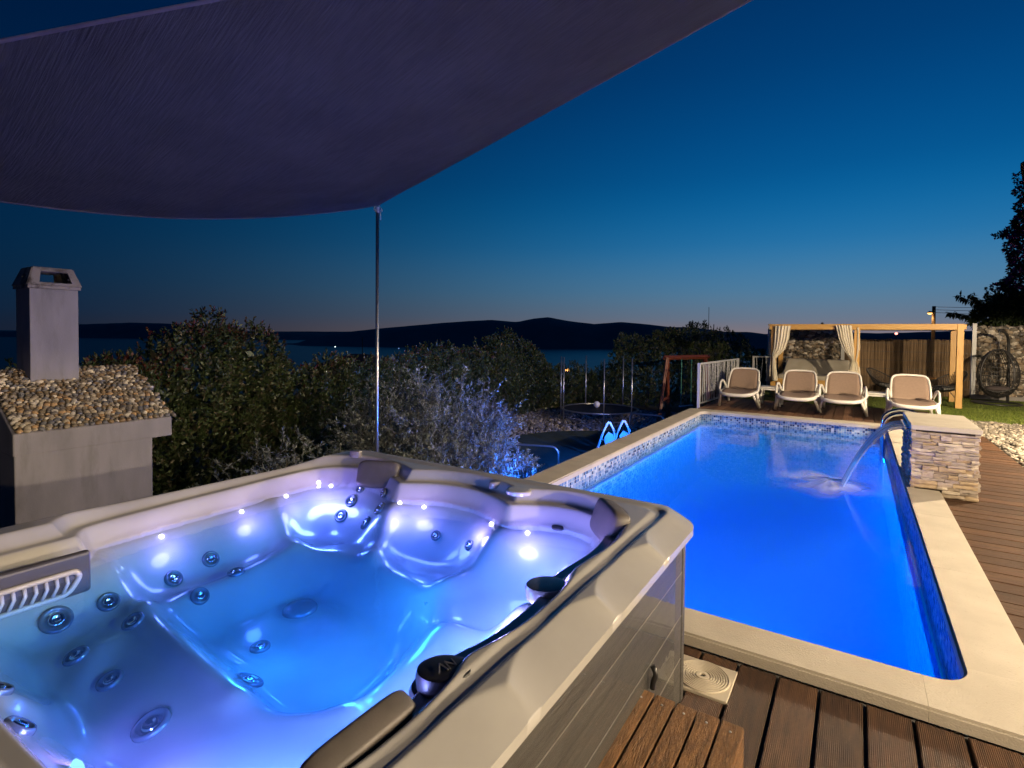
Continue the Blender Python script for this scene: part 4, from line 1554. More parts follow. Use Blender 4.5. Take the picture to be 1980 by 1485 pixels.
# ladder rails beside the pillar
lad = empty('pool_ladder', (0.3, 8.9, 0))
tag(lad, 'pair of curved chrome handrails at the pool edge behind the fountain', 'ladder')
for yy_ in (8.75, 9.22):
    p0 = Vector((PX1 - 0.06, yy_, -0.5))
    path = [(PX1 - 0.08, yy_, -0.9), (PX1 - 0.08, yy_, 0.15)]
    for k in range(1, 12):
        a = math.pi * k / 12
        path.append((PX1 + 0.16 - 0.24 * math.cos(a), yy_, 0.22 + 0.17 * math.sin(a)))
    path += [(PX1 + 0.40, yy_, 0.15), (PX1 + 0.40, yy_, DECK + 0.001)]
    MB().tube(path, 0.021, 12).build('handrail', m_chrome, lad, smooth=True)
    MB().lathe([(0.05, 0), (0.048, 0.012), (0.022, 0.016)], (PX1 + 0.40, yy_, DECK + 0.001), 16).build('foot_flange', m_chrome, lad, smooth=True)
for zz in (-0.35, -0.6):
    MB().box((PX1 - 0.11, 8.76, zz), (PX1 - 0.04, 9.21, zz + 0.025)).build('rung', m_chrome, lad, bevel=0.004)

# ------------------------------------------------------------------ barbecue house
bx1 = -4.0                                   # front face towards the tub
by0, by1, byr = 0.965, 1.675, 1.80
zE, zR_, xR = 0.80, 1.13, -4.63
bb = empty('barbecue_house', (-4.4, 1.35, GARDEN))
tag(bb, 'grey rendered barbecue house with pebble covered roof and square chimney', 'barbecue')
TH = 0.13
MB().box((-4.62, by0 + 0.004, GARDEN), (bx1 + 0.004, by1, zE - TH + 0.01)).build('wall', m_render, bb, bevel=0.006)
roof_poly = [(bx1, zE), (xR, zR_), (-5.26, zE), (-5.26, zE - TH), (bx1, zE - TH)]
rf = MB()
n_ = len(roof_poly)
rf.add([(x, by0, z) for x, z in roof_poly] + [(x, byr, z) for x, z in roof_poly],
       [tuple(range(n_ - 1, -1, -1)), tuple(range(n_, 2 * n_))] + [(i, (i + 1) % n_, n_ + (i + 1) % n_, n_ + i) for i in range(n_)])
roof = rf.build('roof', m_render, bb, bevel=0.008)
MB().add([(bx1 - 0.012, by0 + 0.012, zE + 0.010), (xR, by0 + 0.012, zR_ + 0.004), (xR, byr - 0.012, zR_ + 0.004), (bx1 - 0.012, byr - 0.012, zE + 0.010)], [(0, 1, 2, 3)]).build('mortar_bed', m_mortar, roof)
# pebbles bedded in the roof slope (lattice with jitter, alternately shifted rows)
slope = Vector((xR - bx1, 0, zR_ - zE))
sl_len = slope.length
sdir = slope.normalized()
nrm2 = Vector((zR_ - zE, 0, -(xR - bx1))).normalized()
if nrm2.z < 0:
    nrm2 = -nrm2
peb = []
u = 0.012
row = 0
while u < sl_len - 0.002:
    y = by0 + 0.012 + (row % 2) * 0.014
    while y < byr - 0.008:
        s = random.uniform(0.013, 0.0215)
        y += s * 0.92
        peb.append((u + random.uniform(-0.004, 0.004), y, s))
        y += s * 0.92
    u += 0.0245
    row += 1
# a second thinner layer of smaller ones fills the gaps
random.shuffle(peb)
peb.sort(key=lambda p: -p[2] - (0.012 if p[0] < 0.35 else 0))
base_meshes = []
for k in range(6):
    b = MB().lathe([(0.001, -0.6), (0.75, -0.42), (1.0, 0.0), (0.78, 0.42), (0.35, 0.6), (0.001, 0.64)], n=9, cap=False)
    sx_, sy_ = random.uniform(0.75, 0.95), random.uniform(1.0, 1.3)
    b.v = [(x * sx_ * (1 + 0.08 * math.sin(5 * y + k)), y * sy_ * (1 + 0.08 * math.sin(4 * x + k)), z * random.uniform(0.95, 1.05)) for x, y, z in b.v]
    me_ = b.mesh('pebble', None, True)
    me_.materials.append(m_pebbles[0])
    base_meshes.append(me_)
Q = Vector(nrm2).to_track_quat('Z', 'Y')
small_v, small_s = [], []
off_r = root_of(roof)
for i, (u, y, s) in enumerate(peb):
    p = Vector((bx1, y, zE)) + sdir * u + nrm2 * 0.012
    if i < 300:
        o = obj('pebble', base_meshes[i % 6], None, roof, p - off_r)
        o.rotation_mode = 'QUATERNION'
        o.rotation_quaternion = Q @ Matrix.Rotation(random.uniform(0, 6.28), 3, 'Z').to_quaternion() @ Matrix.Rotation(random.uniform(-0.3, 0.3), 3, 'X').to_quaternion()
        o.scale = (s, s, s * random.uniform(0.75, 1.0))
    else:
        small_v.append(tuple(p))
        small_s.append(s)
sv = np.array(small_v)
o = obj('small_pebbles', pebble_mesh('small_pebbles', sv - np.array(off_r), np.array(small_s) * 1.12, seed=9), m_pebbles[1], roof)
o['kind'] = 'stuff'
# chimney
chx = -4.47
c00, c01 = AX(59, 735, chx), AX(153, 728, chx)
cy0_, cy1_ = float(c00[1]), float(c01[1])
zc1 = float(AX(100, 559, chx)[2])
cdep = 0.27
chim = MB().box((chx - cdep, cy0_, 1.0), (chx, cy1_, zc1)).build('chimney', m_render, bb, bevel=0.004)
e1, e2 = 0.008, 0.028
zc2 = float(AX(100, 519, chx)[2])
xa, xb_, ya, yb_ = chx - cdep - 0.012, chx + 0.012, cy0_ - 0.012, cy1_ + 0.012
xi, xj, yi, yj = chx - cdep + 0.035, chx - 0.025, cy0_ + 0.025, cy1_ - 0.025
MB().box((xa, ya, zc1), (xb_, yb_, zc1 + 0.022)).build('cap_rim', m_soot, chim, bevel=0.003)


def frustum_face(b, base, top, z0, z1, hole):
    """one sloping side of the cap with a window: base/top = two points each"""
    B0, B1, T0, T1 = Vector((*base[0], z0)), Vector((*base[1], z0)), Vector((*top[0], z1)), Vector((*top[1], z1))

    def P(u, v):
        return (B0 * (1 - u) + B1 * u) * (1 - v) + (T0 * (1 - u) + T1 * u) * v
    us, vs_ = (0, hole[0], hole[1], 1), (0, hole[2], hole[3], 1)
    pts = [P(u, v) for v in vs_ for u in us]
    fs = [(r * 4 + c, r * 4 + c + 1, (r + 1) * 4 + c + 1, (r + 1) * 4 + c) for r in range(3) for c in range(3) if not (r == 1 and c == 1)]
    b.add(pts, fs)


cp = MB()
z0, z1 = zc1 + 0.022, zc2
bs = [(xb_, ya), (xb_, yb_), (xa, yb_), (xa, ya)]
tp = [(xj, yi), (xj, yj), (xi, yj), (xi, yi)]
for k in range(4):
    hole = (0.20, 0.84, 0.16, 0.80) if k in (0, 2) else (0.45, 0.55, 0.45, 0.55)
    frustum_face(cp, (bs[k], bs[(k + 1) % 4]), (tp[k], tp[(k + 1) % 4]), z0, z1, hole)
cp.add([(x, y, z1) for x, y in tp], [(0, 1, 2, 3)])
cp.build('cap', m_soot, chim, solid=0.012)

# ------------------------------------------------------------------ shade sail, poles, rope
A_ = Vector(AD(730, 397, 5.5))
B_ = Vector((-4.05, -0.25, 2.14))
C_ = Vector((0.72, 3.05, 3.50))
nS = 64


def sail_pt(a, b, c):
    p = A_ * a + B_ * b + C_ * c
    sag = 0.90 * a * b * (1 - 0.2 * c) + 0.12 * b * c + 0.05 * a * c
    belly = 27 * a * b * c
    th = c / (b + c + 1e-6)
    tens = 0.022 * a ** 3 * (1 - a) * 6 * math.sin(th * 26) + 0.012 * math.sin(a * 21 + th * 7) * b * c * 4 + 0.008 * math.sin(c * 34 + b * 9) * a * b * 4
    p = p + Vector((0, 0, -sag - 0.20 * belly + tens))
    return p


V, F, ix = [], [], {}
for i in range(nS + 1):
    for j in range(nS + 1 - i):
        k = nS - i - j
        ix[(i, j)] = len(V)
        V.append(tuple(sail_pt(i / nS, j / nS, k / nS)))
for i in range(nS):
    for j in range(nS - i):
        F.append((ix[(i, j)], ix[(i + 1, j)], ix[(i, j + 1)]))
        if i + j < nS - 1:
            F.append((ix[(i + 1, j)], ix[(i + 1, j + 1)], ix[(i, j + 1)]))
sail = empty('shade_sail', tuple(B_))
tag(sail, 'large dark triangular fabric shade sail stretched above the hot tub', 'shade sail')
n, l = m_sail.node_tree.nodes, m_sail.node_tree.links
_t = n.new('ShaderNodeNewGeometry')
_mp = n.new('ShaderNodeMapping')
_mp.inputs['Rotation'].default_value = (0, 0, 0.62)
_mp.inputs['Scale'].default_value = (1, 1, 0.2)
l.new(_t.outputs['Position'], _mp.inputs[0])
_w = n.new('ShaderNodeTexWave')
_w.inputs['Scale'].default_value = 62
_w.inputs['Distortion'].default_value = 1.2
_w.inputs['Detail'].default_value = 2
l.new(_mp.outputs[0], _w.inputs['Vector'])
_n2 = n.new('ShaderNodeTexNoise')
_n2.inputs['Scale'].default_value = 5
_n2.inputs['Detail'].default_value = 8
_mp2 = n.new('ShaderNodeMapping')
_mp2.inputs['Rotation'].default_value = (0, 0, 0.62)
_mp2.inputs['Scale'].default_value = (1.6, 24, 1)
l.new(_t.outputs['Position'], _mp2.inputs[0])
l.new(_mp2.outputs[0], _n2.inputs['Vector'])
_ad = n.new('ShaderNodeMath')
_ad.operation = 'MULTIPLY_ADD'
_ad.inputs[1].default_value = 0.35
l.new(_w.outputs['Fac'], _ad.inputs[0])
l.new(_n2.outputs['Fac'], _ad.inputs[2])
_bp = n.new('ShaderNodeBump')
_bp.inputs['Strength'].default_value = 0.8
_bp.inputs['Distance'].default_value = 0.03
l.new(_ad.outputs[0], _bp.inputs['Height'])
l.new(_bp.outputs[0], n['Principled BSDF'].inputs['Normal'])
_src = n['Principled BSDF'].inputs['Base Color'].links[0].from_socket
_mr = n.new('ShaderNodeMapRange')
_mr.inputs[1].default_value = 0.3
_mr.inputs[2].default_value = 0.7
_mr.inputs[3].default_value = 0.8
_mr.inputs[4].default_value = 1.2
l.new(_n2.outputs['Fac'], _mr.inputs[0])
_hs = n.new('ShaderNodeHueSaturation')
l.new(_mr.outputs[0], _hs.inputs['Value'])
l.new(_src, _hs.inputs['Color'])
l.new(_hs.outputs[0], n['Principled BSDF'].inputs['Base Color'])
me = np_mesh('cloth', np.array(V) - np.array(B_), np.array(F), True)
co = obj('cloth', me, m_sail, sail)
m_hem = mat('sail_hem', (0.13, 0.12, 0.14), (0.1, 0.09, 0.11), rough=0.85)
for e in (lambda t_: (t_, 1 - t_, 0), lambda t_: (t_, 0, 1 - t_), lambda t_: (0, t_, 1 - t_)):
    MB().tube([sail_pt(*e(i / 60)) for i in range(61)], 0.014, 6, flat=0.35).build('hem', m_hem, sail, smooth=True)

pole = empty('sail_pole', (A_.x, A_.y, GARDEN))
tag(pole, 'thin galvanised steel pole holding the corner of the shade sail', 'pole')
MB().tube([(A_.x, A_.y, GARDEN), (A_.x, A_.y, A_.z - 0.02)], 0.0175, 14).build('tube', m_steel, pole, smooth=True)
MB().lathe([(0.0185, 0), (0.02, 0.005), (0.02, 0.05), (0.012, 0.06)], (A_.x, A_.y, A_.z - 0.075), 14).build('end_cap', m_white, pole, smooth=True)
MB().lathe([(0.09, 0), (0.09, 0.012), (0.03, 0.016)], (A_.x, A_.y, GARDEN), 16).build('foot_plate', m_steel, pole)
pole2 = empty('sail_pole', (B_.x - 0.06, B_.y - 0.05, GARDEN))
tag(pole2, 'short steel pole holding the low corner of the shade sail beside the barbecue', 'pole')
MB().tube([(B_.x - 0.06, B_.y - 0.05, GARDEN), (B_.x - 0.06, B_.y - 0.05, B_.z + 0.05)], 0.0175, 14).build('tube', m_steel, pole2, smooth=True)
MB().lathe([(0.09, 0), (0.09, 0.012), (0.03, 0.016)], (B_.x - 0.06, B_.y - 0.05, GARDEN), 16).build('foot_plate', m_steel, pole2)
rp_ = MB()
kn = A_ + Vector((0.0, 0, -0.02))
R3 = Vector((math.cos(YAW), -math.sin(YAW), 0))
for (s1, s2, h) in ((1, 0.9, 0.02), (-1, 0.7, 0.0)):
    pts = [kn + R3 * (0.012 * s1) + Vector((0, 0, 0.02)), kn + R3 * (0.05 * s1 * s2) + Vector((0, 0, 0.0 - h)), kn + R3 * (0.055 * s1 * s2) + Vector((0, 0, -0.03 - h)), kn + R3 * (0.02 * s1) + Vector((0, 0, -0.02))]
    rp_.tube(fillet(pts, 0.02), 0.0045, 6)
rp_.tube([kn + R3 * 0.02 + Vector((0, 0, -0.02)), kn + R3 * 0.03 + Vector((0, 0, -0.07)), kn + R3 * 0.032 + Vector((0, 0, -0.13))], 0.006, 6)
rp_.tube([kn + R3 * -0.02 + Vector((0, 0, -0.02)), kn + R3 * -0.028 + Vector((0, 0, -0.045))], 0.0045, 6)
rp_.tube([kn + Vector((0.02 * math.cos(a), 0.02 * math.sin(a), 0.012 * math.sin(2 * a))) for a in [i * 0.7 for i in range(19)]], 0.0045, 6)
tag(rp_.build('rope', m_rope, None, smooth=True, recentre=True), 'white rope knotted round the top of the sail pole', 'rope')
tag(MB().tube([tuple(C_), (2.2, 3.15, 3.66), (3.7, 3.25, 3.86)], 0.006, 6).build('sail_cable', m_steel, None, smooth=True, recentre=True), 'taut steel cable from the high sail corner to the house wall', 'cable')

# ------------------------------------------------------------------ sun loungers
def make_lounger():
    t = empty('sun_lounger', (0, 0, 0))
    W, sz = 0.31, 0.33
    hingeY, topY, topZ = 1.05, 1.52, 0.74
    # seat frame: rounded front, two rails
    fr_ = [(-W, hingeY + 0.62, sz - 0.02), (-W, 0.18, sz), (-W * 0.9, 0.04, sz - 0.012), (-W * 0.55, -0.03, sz - 0.03), (0, -0.05, sz - 0.035), (W * 0.55, -0.03, sz - 0.03), (W * 0.9, 0.04, sz - 0.012), (W, 0.18, sz), (W, hingeY + 0.62, sz - 0.02)]
    fr_ = fillet(fr_, 0.12, 4)
    MB().tube(fr_, 0.026, 8, flat=1.35).build('seat_frame', m_white, t, smooth=True)
    MB().tube([(-W, hingeY + 0.6, sz - 0.02), (W, hingeY + 0.6, sz - 0.02)], 0.022, 8).build('rear_bar', m_white, t, smooth=True)

    def seatfn(u, v):
        y = -0.02 + u * (hingeY + 0.02)
        wd = W * (0.62 + 0.36 * min(1, u * 5) ** 0.6)
        return ((v - 0.5) * 2 * wd, y, sz + 0.012 - 0.018 * math.sin(v * math.pi) + 0.012 * math.sin(u * math.pi) - 0.04 * max(0, 0.1 - u) * 5)
    MB().grid(seatfn, 12, 8).build('seat_sling', m_sling, t, smooth=True, solid=0.008)
    # back: frame and sling
    def bp_(x, s):
        return (x, hingeY + (topY - hingeY) * s, sz + (topZ - sz) * s)
    bw = 0.285
    bf = [bp_(-bw * 1.03, 0.0), bp_(-bw * 1.04, 0.5), bp_(-bw * 0.98, 0.86), bp_(-bw * 0.82, 0.985), bp_(-bw * 0.4, 1.02), bp_(bw * 0.4, 1.02), bp_(bw * 0.82, 0.985), bp_(bw * 0.98, 0.86), bp_(bw * 1.04, 0.5), bp_(bw * 1.03, 0.0)]
    MB().tube(fillet(bf, 0.06, 4), 0.02, 8).build('back_frame', m_white, t, smooth=True)

    def backfn(u, v):
        s = 0.0 + u * 1.0
        k = 1 - 0.16 * max(0, (u - 0.8) / 0.2) ** 2
        x, y, z = bp_((v - 0.5) * 2 * bw * k, s)
        return (x, y + 0.015 * math.sin(v * math.pi), z - 0.012 * math.sin(v * math.pi))
    MB().grid(backfn, 10, 8).build('back_sling', m_sling, t, smooth=True, solid=0.008)
    for s in (-1, 1):
        arm = [(s * W, 0.98, sz + 0.02), (s * (W + 0.03), 0.86, sz + 0.15), (s * (W + 0.045), 0.74, sz + 0.20), (s * (W + 0.06), 0.58, sz + 0.17), (s * (W + 0.05), 0.38, sz + 0.01), (s * W, 0.30, sz)]
        MB().tube(fillet(arm, 0.07, 4), 0.021, 8, flat=1.3).build('armrest', m_white, t, smooth=True)
        MB().tube(fillet([(s * (W + 0.03), 0.44, sz + 0.0), (s * (W + 0.05), 0.50, 0.14), (s * (W + 0.075), 0.52, 0.012)], 0.1, 4), [0.034] * 5 + [0.03, 0.028], 8).build('front_leg', m_white, t, smooth=True)
        MB().tube([(s * (W - 0.02), 0.18, sz - 0.02), (s * (W + 0.03), 0.34, 0.16), (s * (W + 0.07), 0.5, 0.022)], 0.022, 8).build('brace', m_white, t, smooth=True)
        MB().tube([(s * W, 1.45, sz - 0.02), (s * (W + 0.03), 1.52, 0.012)], 0.028, 8).build('rear_leg', m_white, t, smooth=True)
    return t


lg = make_lounger()
descr = ('white framed taupe sun lounger beside the slatted railing', 'white framed taupe sun lounger right of the first small white table',
         'white framed taupe sun lounger left of the second small white table', 'white framed taupe sun lounger behind the chrome pool handrails')
spots = [(GZ(1432, 787, DECK)[0], 11.12, 0.05), (GZ(1543, 796, DECK)[0], 11.12, 0.03), (GZ(1628, 802, DECK)[0], 11.15, 0.0), (0.83, 11.05, -0.02)]
for i, (x, y, a) in enumerate(spots):
    o = lg if i == 0 else copy_tree(lg)
    o.location = (x, y, DECK)
    o.rotation_euler = (0, 0, a)
    tag(o, descr[i], 'sun lounger', 'sun loungers at the far end of the pool')


def make_table():
    t = empty('side_table', (0, 0, 0))
    b = MB().box((-0.2, -0.2, 0.36), (0.2, 0.2, 0.395)).build('table_top', m_white, t, bevel=0.018, seg=3)
    MB().box((-0.18, -0.18, 0.33), (0.18, 0.18, 0.36)).build('apron', m_white, t)
    for sx in (-1, 1):
        for sy in (-1, 1):
            MB().tube([(sx * 0.165, sy * 0.165, 0.36), (sx * 0.18, sy * 0.18, 0.18), (sx * 0.195, sy * 0.195, 0.0)], [0.032, 0.026, 0.022], 6).build('leg', m_white, t, smooth=True)
    return t


tb = make_table()
for i, (px, py, lab) in enumerate(((1493, 781, 'small white plastic table between the railing lounger and its neighbour'), (1694, 796, 'small white plastic table beside the handrail end of the loungers'))):
    o = tb if i == 0 else copy_tree(tb)
    p = GZ(px, py, DECK)
    o.location = (p[0], 12.45, DECK)
    tag(o, lab, 'table', 'white side tables')

# ------------------------------------------------------------------ pergola
PGY, PGB = 14.3, 15.75
pgx0, pgx1 = -1.69, 1.86
pm_ = float(AY(1656, 700, PGY)[0])
zt = float(AY(1700, 626.5, PGY)[2])
zbm = float(AY(1700, 637.5, PGY)[2])
pg = empty('pergola', (0.05, 15.0, DECK))
tag(pg, 'low pine pergola with flat beams standing over the daybed and two chairs', 'pergola')
GL = -0.062
hw_ = 0.055
for x, y in ((pgx0, PGY), (pgx1 - 0.06, PGY), (pm_, PGY), (pgx0, PGB), (pgx1, PGB), (pm_, PGB)):
    top = zt if (x > 1 and y == PGY) else zbm - 0.001
    MB().box((x - hw_, y - hw_, GL), (x + hw_, y + hw_, top - 0.001)).build('post', m_pine, pg, bevel=0.006, recentre=True)
MB().box((pgx0 - 0.10, PGY - 0.05, zbm), (pgx1 - 0.06 - hw_ - 0.002, PGY + 0.05, zt)).build('beam', m_pineh, pg, bevel=0.005, recentre=True)
MB().box((pgx0 - 0.10, PGB - 0.05, zbm), (pgx1 + 0.1, PGB + 0.05, zt - 0.004)).build('beam', m_pineh, pg, bevel=0.005, recentre=True)
for x in (pgx0, pm_, pgx1):
    MB().box((x - 0.045, PGY + 0.053, zbm + 0.01), (x + 0.045, PGB - 0.053, zt - 0.01)).build('cross_beam', m_pine, pg, bevel=0.005, recentre=True)
MB().lathe([(0.03, 0), (0.03, 0.03), (0.01, 0.04)], (float(AY(1590, 626, PGY)[0]), PGY, zt), 10).build('fitting', m_black, pg)

# daybed inside the left half
db = empty('daybed', ((pgx0 + pm_) / 2, 15.0, DECK))
tag(db, 'pine daybed with taupe mattress and long back cushion under the pergola', 'daybed')
zm0, zm1 = float(AY(1560, 745, PGY + 0.02)[2]), float(AY(1560, 734, PGY + 0.02)[2])
MB().box((pgx0 + 0.08, PGY - 0.04, zm0), (pm_ - 0.07, PGY + 0.02, zm1 - 0.0)).build('front_rail', m_pineh, db, bevel=0.004)
MB().box((pgx0 + 0.08, PGY + 0.02, zm0 + 0.02), (pm_ - 0.07, PGB - 0.2, zm1 - 0.012)).build('slat_base', m_pineh, db)
MB().box((pgx0 + 0.1, PGY - 0.02, zm1 - 0.01), (pm_ - 0.1, PGB - 0.25, zm1 + 0.1)).build('mattress', m_cushion, db, bevel=0.03, seg=3)
bk = [(pgx0 + 0.12, 15.05, zm1 + 0.09), (pm_ - 0.1, 15.05, zm1 + 0.09), (pm_ - 0.14, 15.35, zm1 + 0.45), (pgx0 + 0.2, 15.35, zm1 + 0.45)]
MB().add([*bk, *[(x, y + 0.16, z) for x, y, z in bk]], [(0, 1, 2, 3), (7, 6, 5, 4), (0, 4, 5, 1), (1, 5, 6, 2), (2, 6, 7, 3), (3, 7, 4, 0)]).build('back_cushion', m_cushion, db, bevel=0.04, seg=3)
for x in (pgx0 + 0.13, pm_ - 0.13):
    for y in (PGY + 0.1, PGB - 0.35):
        MB().box((x - 0.04, y - 0.04, GL), (x + 0.04, y + 0.04, zm0 + 0.02)).build('leg', m_pine, db)


# curtains: (row, left px, right px) outline on the photograph at the beam plane
def curtain(label, rows, y, depth=0.10, folds=7, ph=0.0):
    b = MB()
    rr = [r[0] for r in rows]
    nV, nU = 40, 60

    def fn(u, v):
        py = rr[0] + (rr[-1] - rr[0]) * v
        l_ = np.interp(py, rr, [r[1] for r in rows])
        r_ = np.interp(py, rr, [r[2] for r in rows])
        wd = r_ - l_
        px = l_ + wd * u
        p = AY(px, py, y)
        amp = 0.008 + 0.02 * min(1, wd / 40)
        d_ = amp * math.sin(u * folds * 2 * math.pi + ph + 0.5 * math.sin(v * 5)) + 0.4 * amp * math.sin(u * folds * 4.7 + 2)
        bul = depth * math.sin(u * math.pi)
        return (p[0], p[1] - d_ - bul * 0.5, p[2])
    b.grid(fn, nU, nV)
    o = b.build('curtain', m_cloth, None, smooth=True, recentre=True)
    return tag(o, label, 'curtain', 'pergola curtains')


curtain('cream curtain tied at the daybed corner post next to the railing', [(630, 1499, 1530), (655, 1498, 1526), (675, 1496, 1519), (686, 1493, 1508), (693, 1493, 1499.5), (696, 1492.5, 1500), (710, 1492, 1501), (733, 1492, 1504), (736, 1493, 1504)], PGY - 0.10, folds=5)
curtain('cream curtain gathered to the daybed side of the middle pergola post', [(629, 1615.5, 1647), (655, 1622, 1650), (675, 1631, 1652), (690, 1640, 1652), (697, 1646, 1652.5), (702, 1643, 1655), (715, 1640, 1658), (732, 1636, 1661), (740, 1635, 1662)], PGY - 0.11, folds=6)
curtain('narrow cream curtain gathered to the chair side of the middle pergola post', [(633, 1656, 1662), (655, 1655.5, 1663), (675, 1655, 1663), (690, 1653.5, 1660), (697, 1652.8, 1657), (702, 1653, 1660), (715, 1656, 1663), (732, 1658, 1664), (740, 1659, 1664)], PGY - 0.02, folds=3)
curtain('thin cream curtain hanging on the railing side of the daybed', [(640, 1487.5, 1490.5), (670, 1486.5, 1491), (690, 1489, 1492), (697, 1488, 1492), (715, 1483.5, 1490), (737, 1480, 1490)], PGY + 0.25, folds=2)

# ------------------------------------------------------------------ gabions and reed screen at the back
YB = 16.95


def gabion(x0, x1, z1, label, n):
    g = empty('gabion_wall', ((x0 + x1) / 2, YB, DECK))
    tag(g, label, 'stone wall', 'gabion walls')
    rng = np.random.default_rng(int(abs(x0 * 100)))
    P = np.stack([rng.uniform(x0 + 0.05, x1 - 0.05, n), rng.uniform(YB + 0.02, YB + 0.12, n), rng.uniform(-0.03, z1 - 0.05, n)], -1)
    me = pebble_mesh('stones', P - np.array(g.location), rng.uniform(0.045, 0.095, n), seed=int(n))
    o = obj('stones', me, m_gabion, g)
    o['kind'] = 'stuff'
    MB().box((x0 + 0.03, YB + 0.08, -0.06), (x1 - 0.03, YB + 0.2, z1 - 0.05)).build('core', m_darkjoint, g)
    for x in (x0, x1):
        MB().box((x - 0.04, YB - 0.06, -0.06), (x + 0.04, YB + 0.02, z1 + 0.02)).build('frame_post', m_paint, g)
    wv, wf, k = MB(), None, 0
    zz = 0.0
    while zz < z1:
        wv.box((x0, YB - 0.050, zz), (x1, YB - 0.047, zz + 0.003))
        zz += 0.15
    xx = x0 + 0.1
    while xx < x1:
        wv.box((xx, YB - 0.047, -0.05), (xx + 0.003, YB - 0.044, z1))
        xx += 0.2
    wv.build('wire_mesh', m_wire, g)['kind'] = 'stuff'
    MB().box((x0 - 0.04, YB - 0.09, -0.062), (x1 + 0.04, YB + 0.15, 0.03)).build('plinth', m_concrete, g)
    return g


zg = float(AY(1920, 627, YB)[2])
ga0, ga1 = float(AY(1487, 700, YB)[0]), float(AY(1629, 700, YB)[0])
gb0 = float(AY(1882, 700, YB)[0])
gabion(ga0, ga1, zg, 'gabion wall of mixed stones behind the daybed', 1700)
gabion(gb0, gb0 + 2.6, zg, 'gabion wall of mixed stones behind the hanging egg chair', 2000)

rs = empty('reed_screen', ((ga1 + gb0) / 2, YB, DECK))
tag(rs, 'brown reed screen fence behind the two round chairs', 'fence')
zr = float(AY(1760, 656.5, YB)[2])
rx0, rx1 = ga1 + 0.05, gb0 - 0.05
nr_ = 620
q = np.sort(RNG.uniform(rx0, rx1, nr_))
Vr, Fr = [], []
for i, x in enumerate(q):
    r_ = random.uniform(0.0035, 0.006)
    yq = YB + random.uniform(-0.012, 0.012)
    zt_ = zr + random.uniform(-0.03, 0.012)
    lean_ = random.uniform(-0.012, 0.012)
    b0 = len(Vr)
    for (xx, zz) in ((x, -0.05), (x + lean_, zt_)):
        for k in range(5):
            a = 2 * math.pi * k / 5
            Vr.append((xx + r_ * math.cos(a), yq + r_ * math.sin(a), zz))
    Fr += [(b0 + k, b0 + (k + 1) % 5, b0 + 5 + (k + 1) % 5, b0 + 5 + k) for k in range(5)]
o = obj('reeds', np_mesh('reeds', np.array(Vr) - np.array(rs.location), np.array(Fr)), m_reed, rs)
o['kind'] = 'stuff'
MB().box((rx0, YB + 0.03, -0.06), (rx1, YB + 0.045, zr - 0.03)).build('backing', mat('reed_backing', (0.13, 0.085, 0.045), (0.09, 0.06, 0.03), scale=10, rough=0.9, stretch=(20, 1, 1)), rs)
for k in range(6):
    zz = 0.15 + k * (zr - 0.25) / 5
    MB().box((rx0, YB - 0.020, zz), (rx1, YB - 0.016, zz + 0.006)).build('binding_wire', m_wire, rs)
for x in (rx0 + 0.02, rx0 + 1.0, rx1 - 0.62, rx1 - 0.1):
    MB().box((x - 0.03, YB + 0.05, -0.06), (x + 0.03, YB + 0.10, zr + 0.02)).build('fence_post', m_bark, rs)

# ------------------------------------------------------------------ round chairs and little table
def make_chair():
    t = empty('round_chair', (0, 0, 0))
    # egg-shaped shell leaning back: rim curve and cords to a small bottom ring
    rim, ring = [], []
    for k in range(36):
        a = 2 * math.pi * k / 36
        x, y = 0.36 * math.cos(a), 0.40 * math.sin(a)
        z = 0.42 + 0.30 * max(0, math.sin(a)) ** 1.2 - 0.03 * max(0, -math.sin(a))
        rim.append((x, y + 0.12 * max(0, math.sin(a)), z))
        ring.append((0.12 * math.cos(a), 0.10 * math.sin(a) + 0.02, 0.27))
    MB().tube(rim, 0.012, 6, closed=True).build('rim', m_wicker, t, smooth=True)
    MB().tube(ring, 0.008, 6, closed=True).build('base_ring', m_wicker, t, smooth=True)
    c = MB()
    for k in range(36):
        for sub_ in (0, 0.5):
            a0, a1 = rim[k], rim[(k + 1) % 36]
            b0, b1 = ring[k], ring[(k + 1) % 36]
            p = Vector(a0).lerp(Vector(a1), sub_)
            q_ = Vector(b0).lerp(Vector(b1), sub_)
            mid = p.lerp(q_, 0.5) + Vector((0, 0, -0.05)) + Vector((p.x, p.y, 0)) * 0.12
            c.tube([p, mid, q_], 0.0055, 5)
    c.build('cords', m_wicker, t)['kind'] = 'stuff'
    pad('seat_pad', (0, -0.02, 0.34), (1, 0, 0), (0, 1, 0.1), (0, -0.1, 1), 0.25, 0.24, 0.04, m_seat_grey, t, pw=2.6, n=(12, 8))
    for sx in (-1, 1):
        MB().tube([(sx * 0.12, -0.06, 0.28), (sx * 0.26, -0.24, 0.0)], 0.009, 6).build('leg', m_wicker, t)
        MB().tube([(sx * 0.12, 0.10, 0.28), (sx * 0.24, 0.26, 0.0)], 0.009, 6).build('leg', m_wicker, t)
    return t


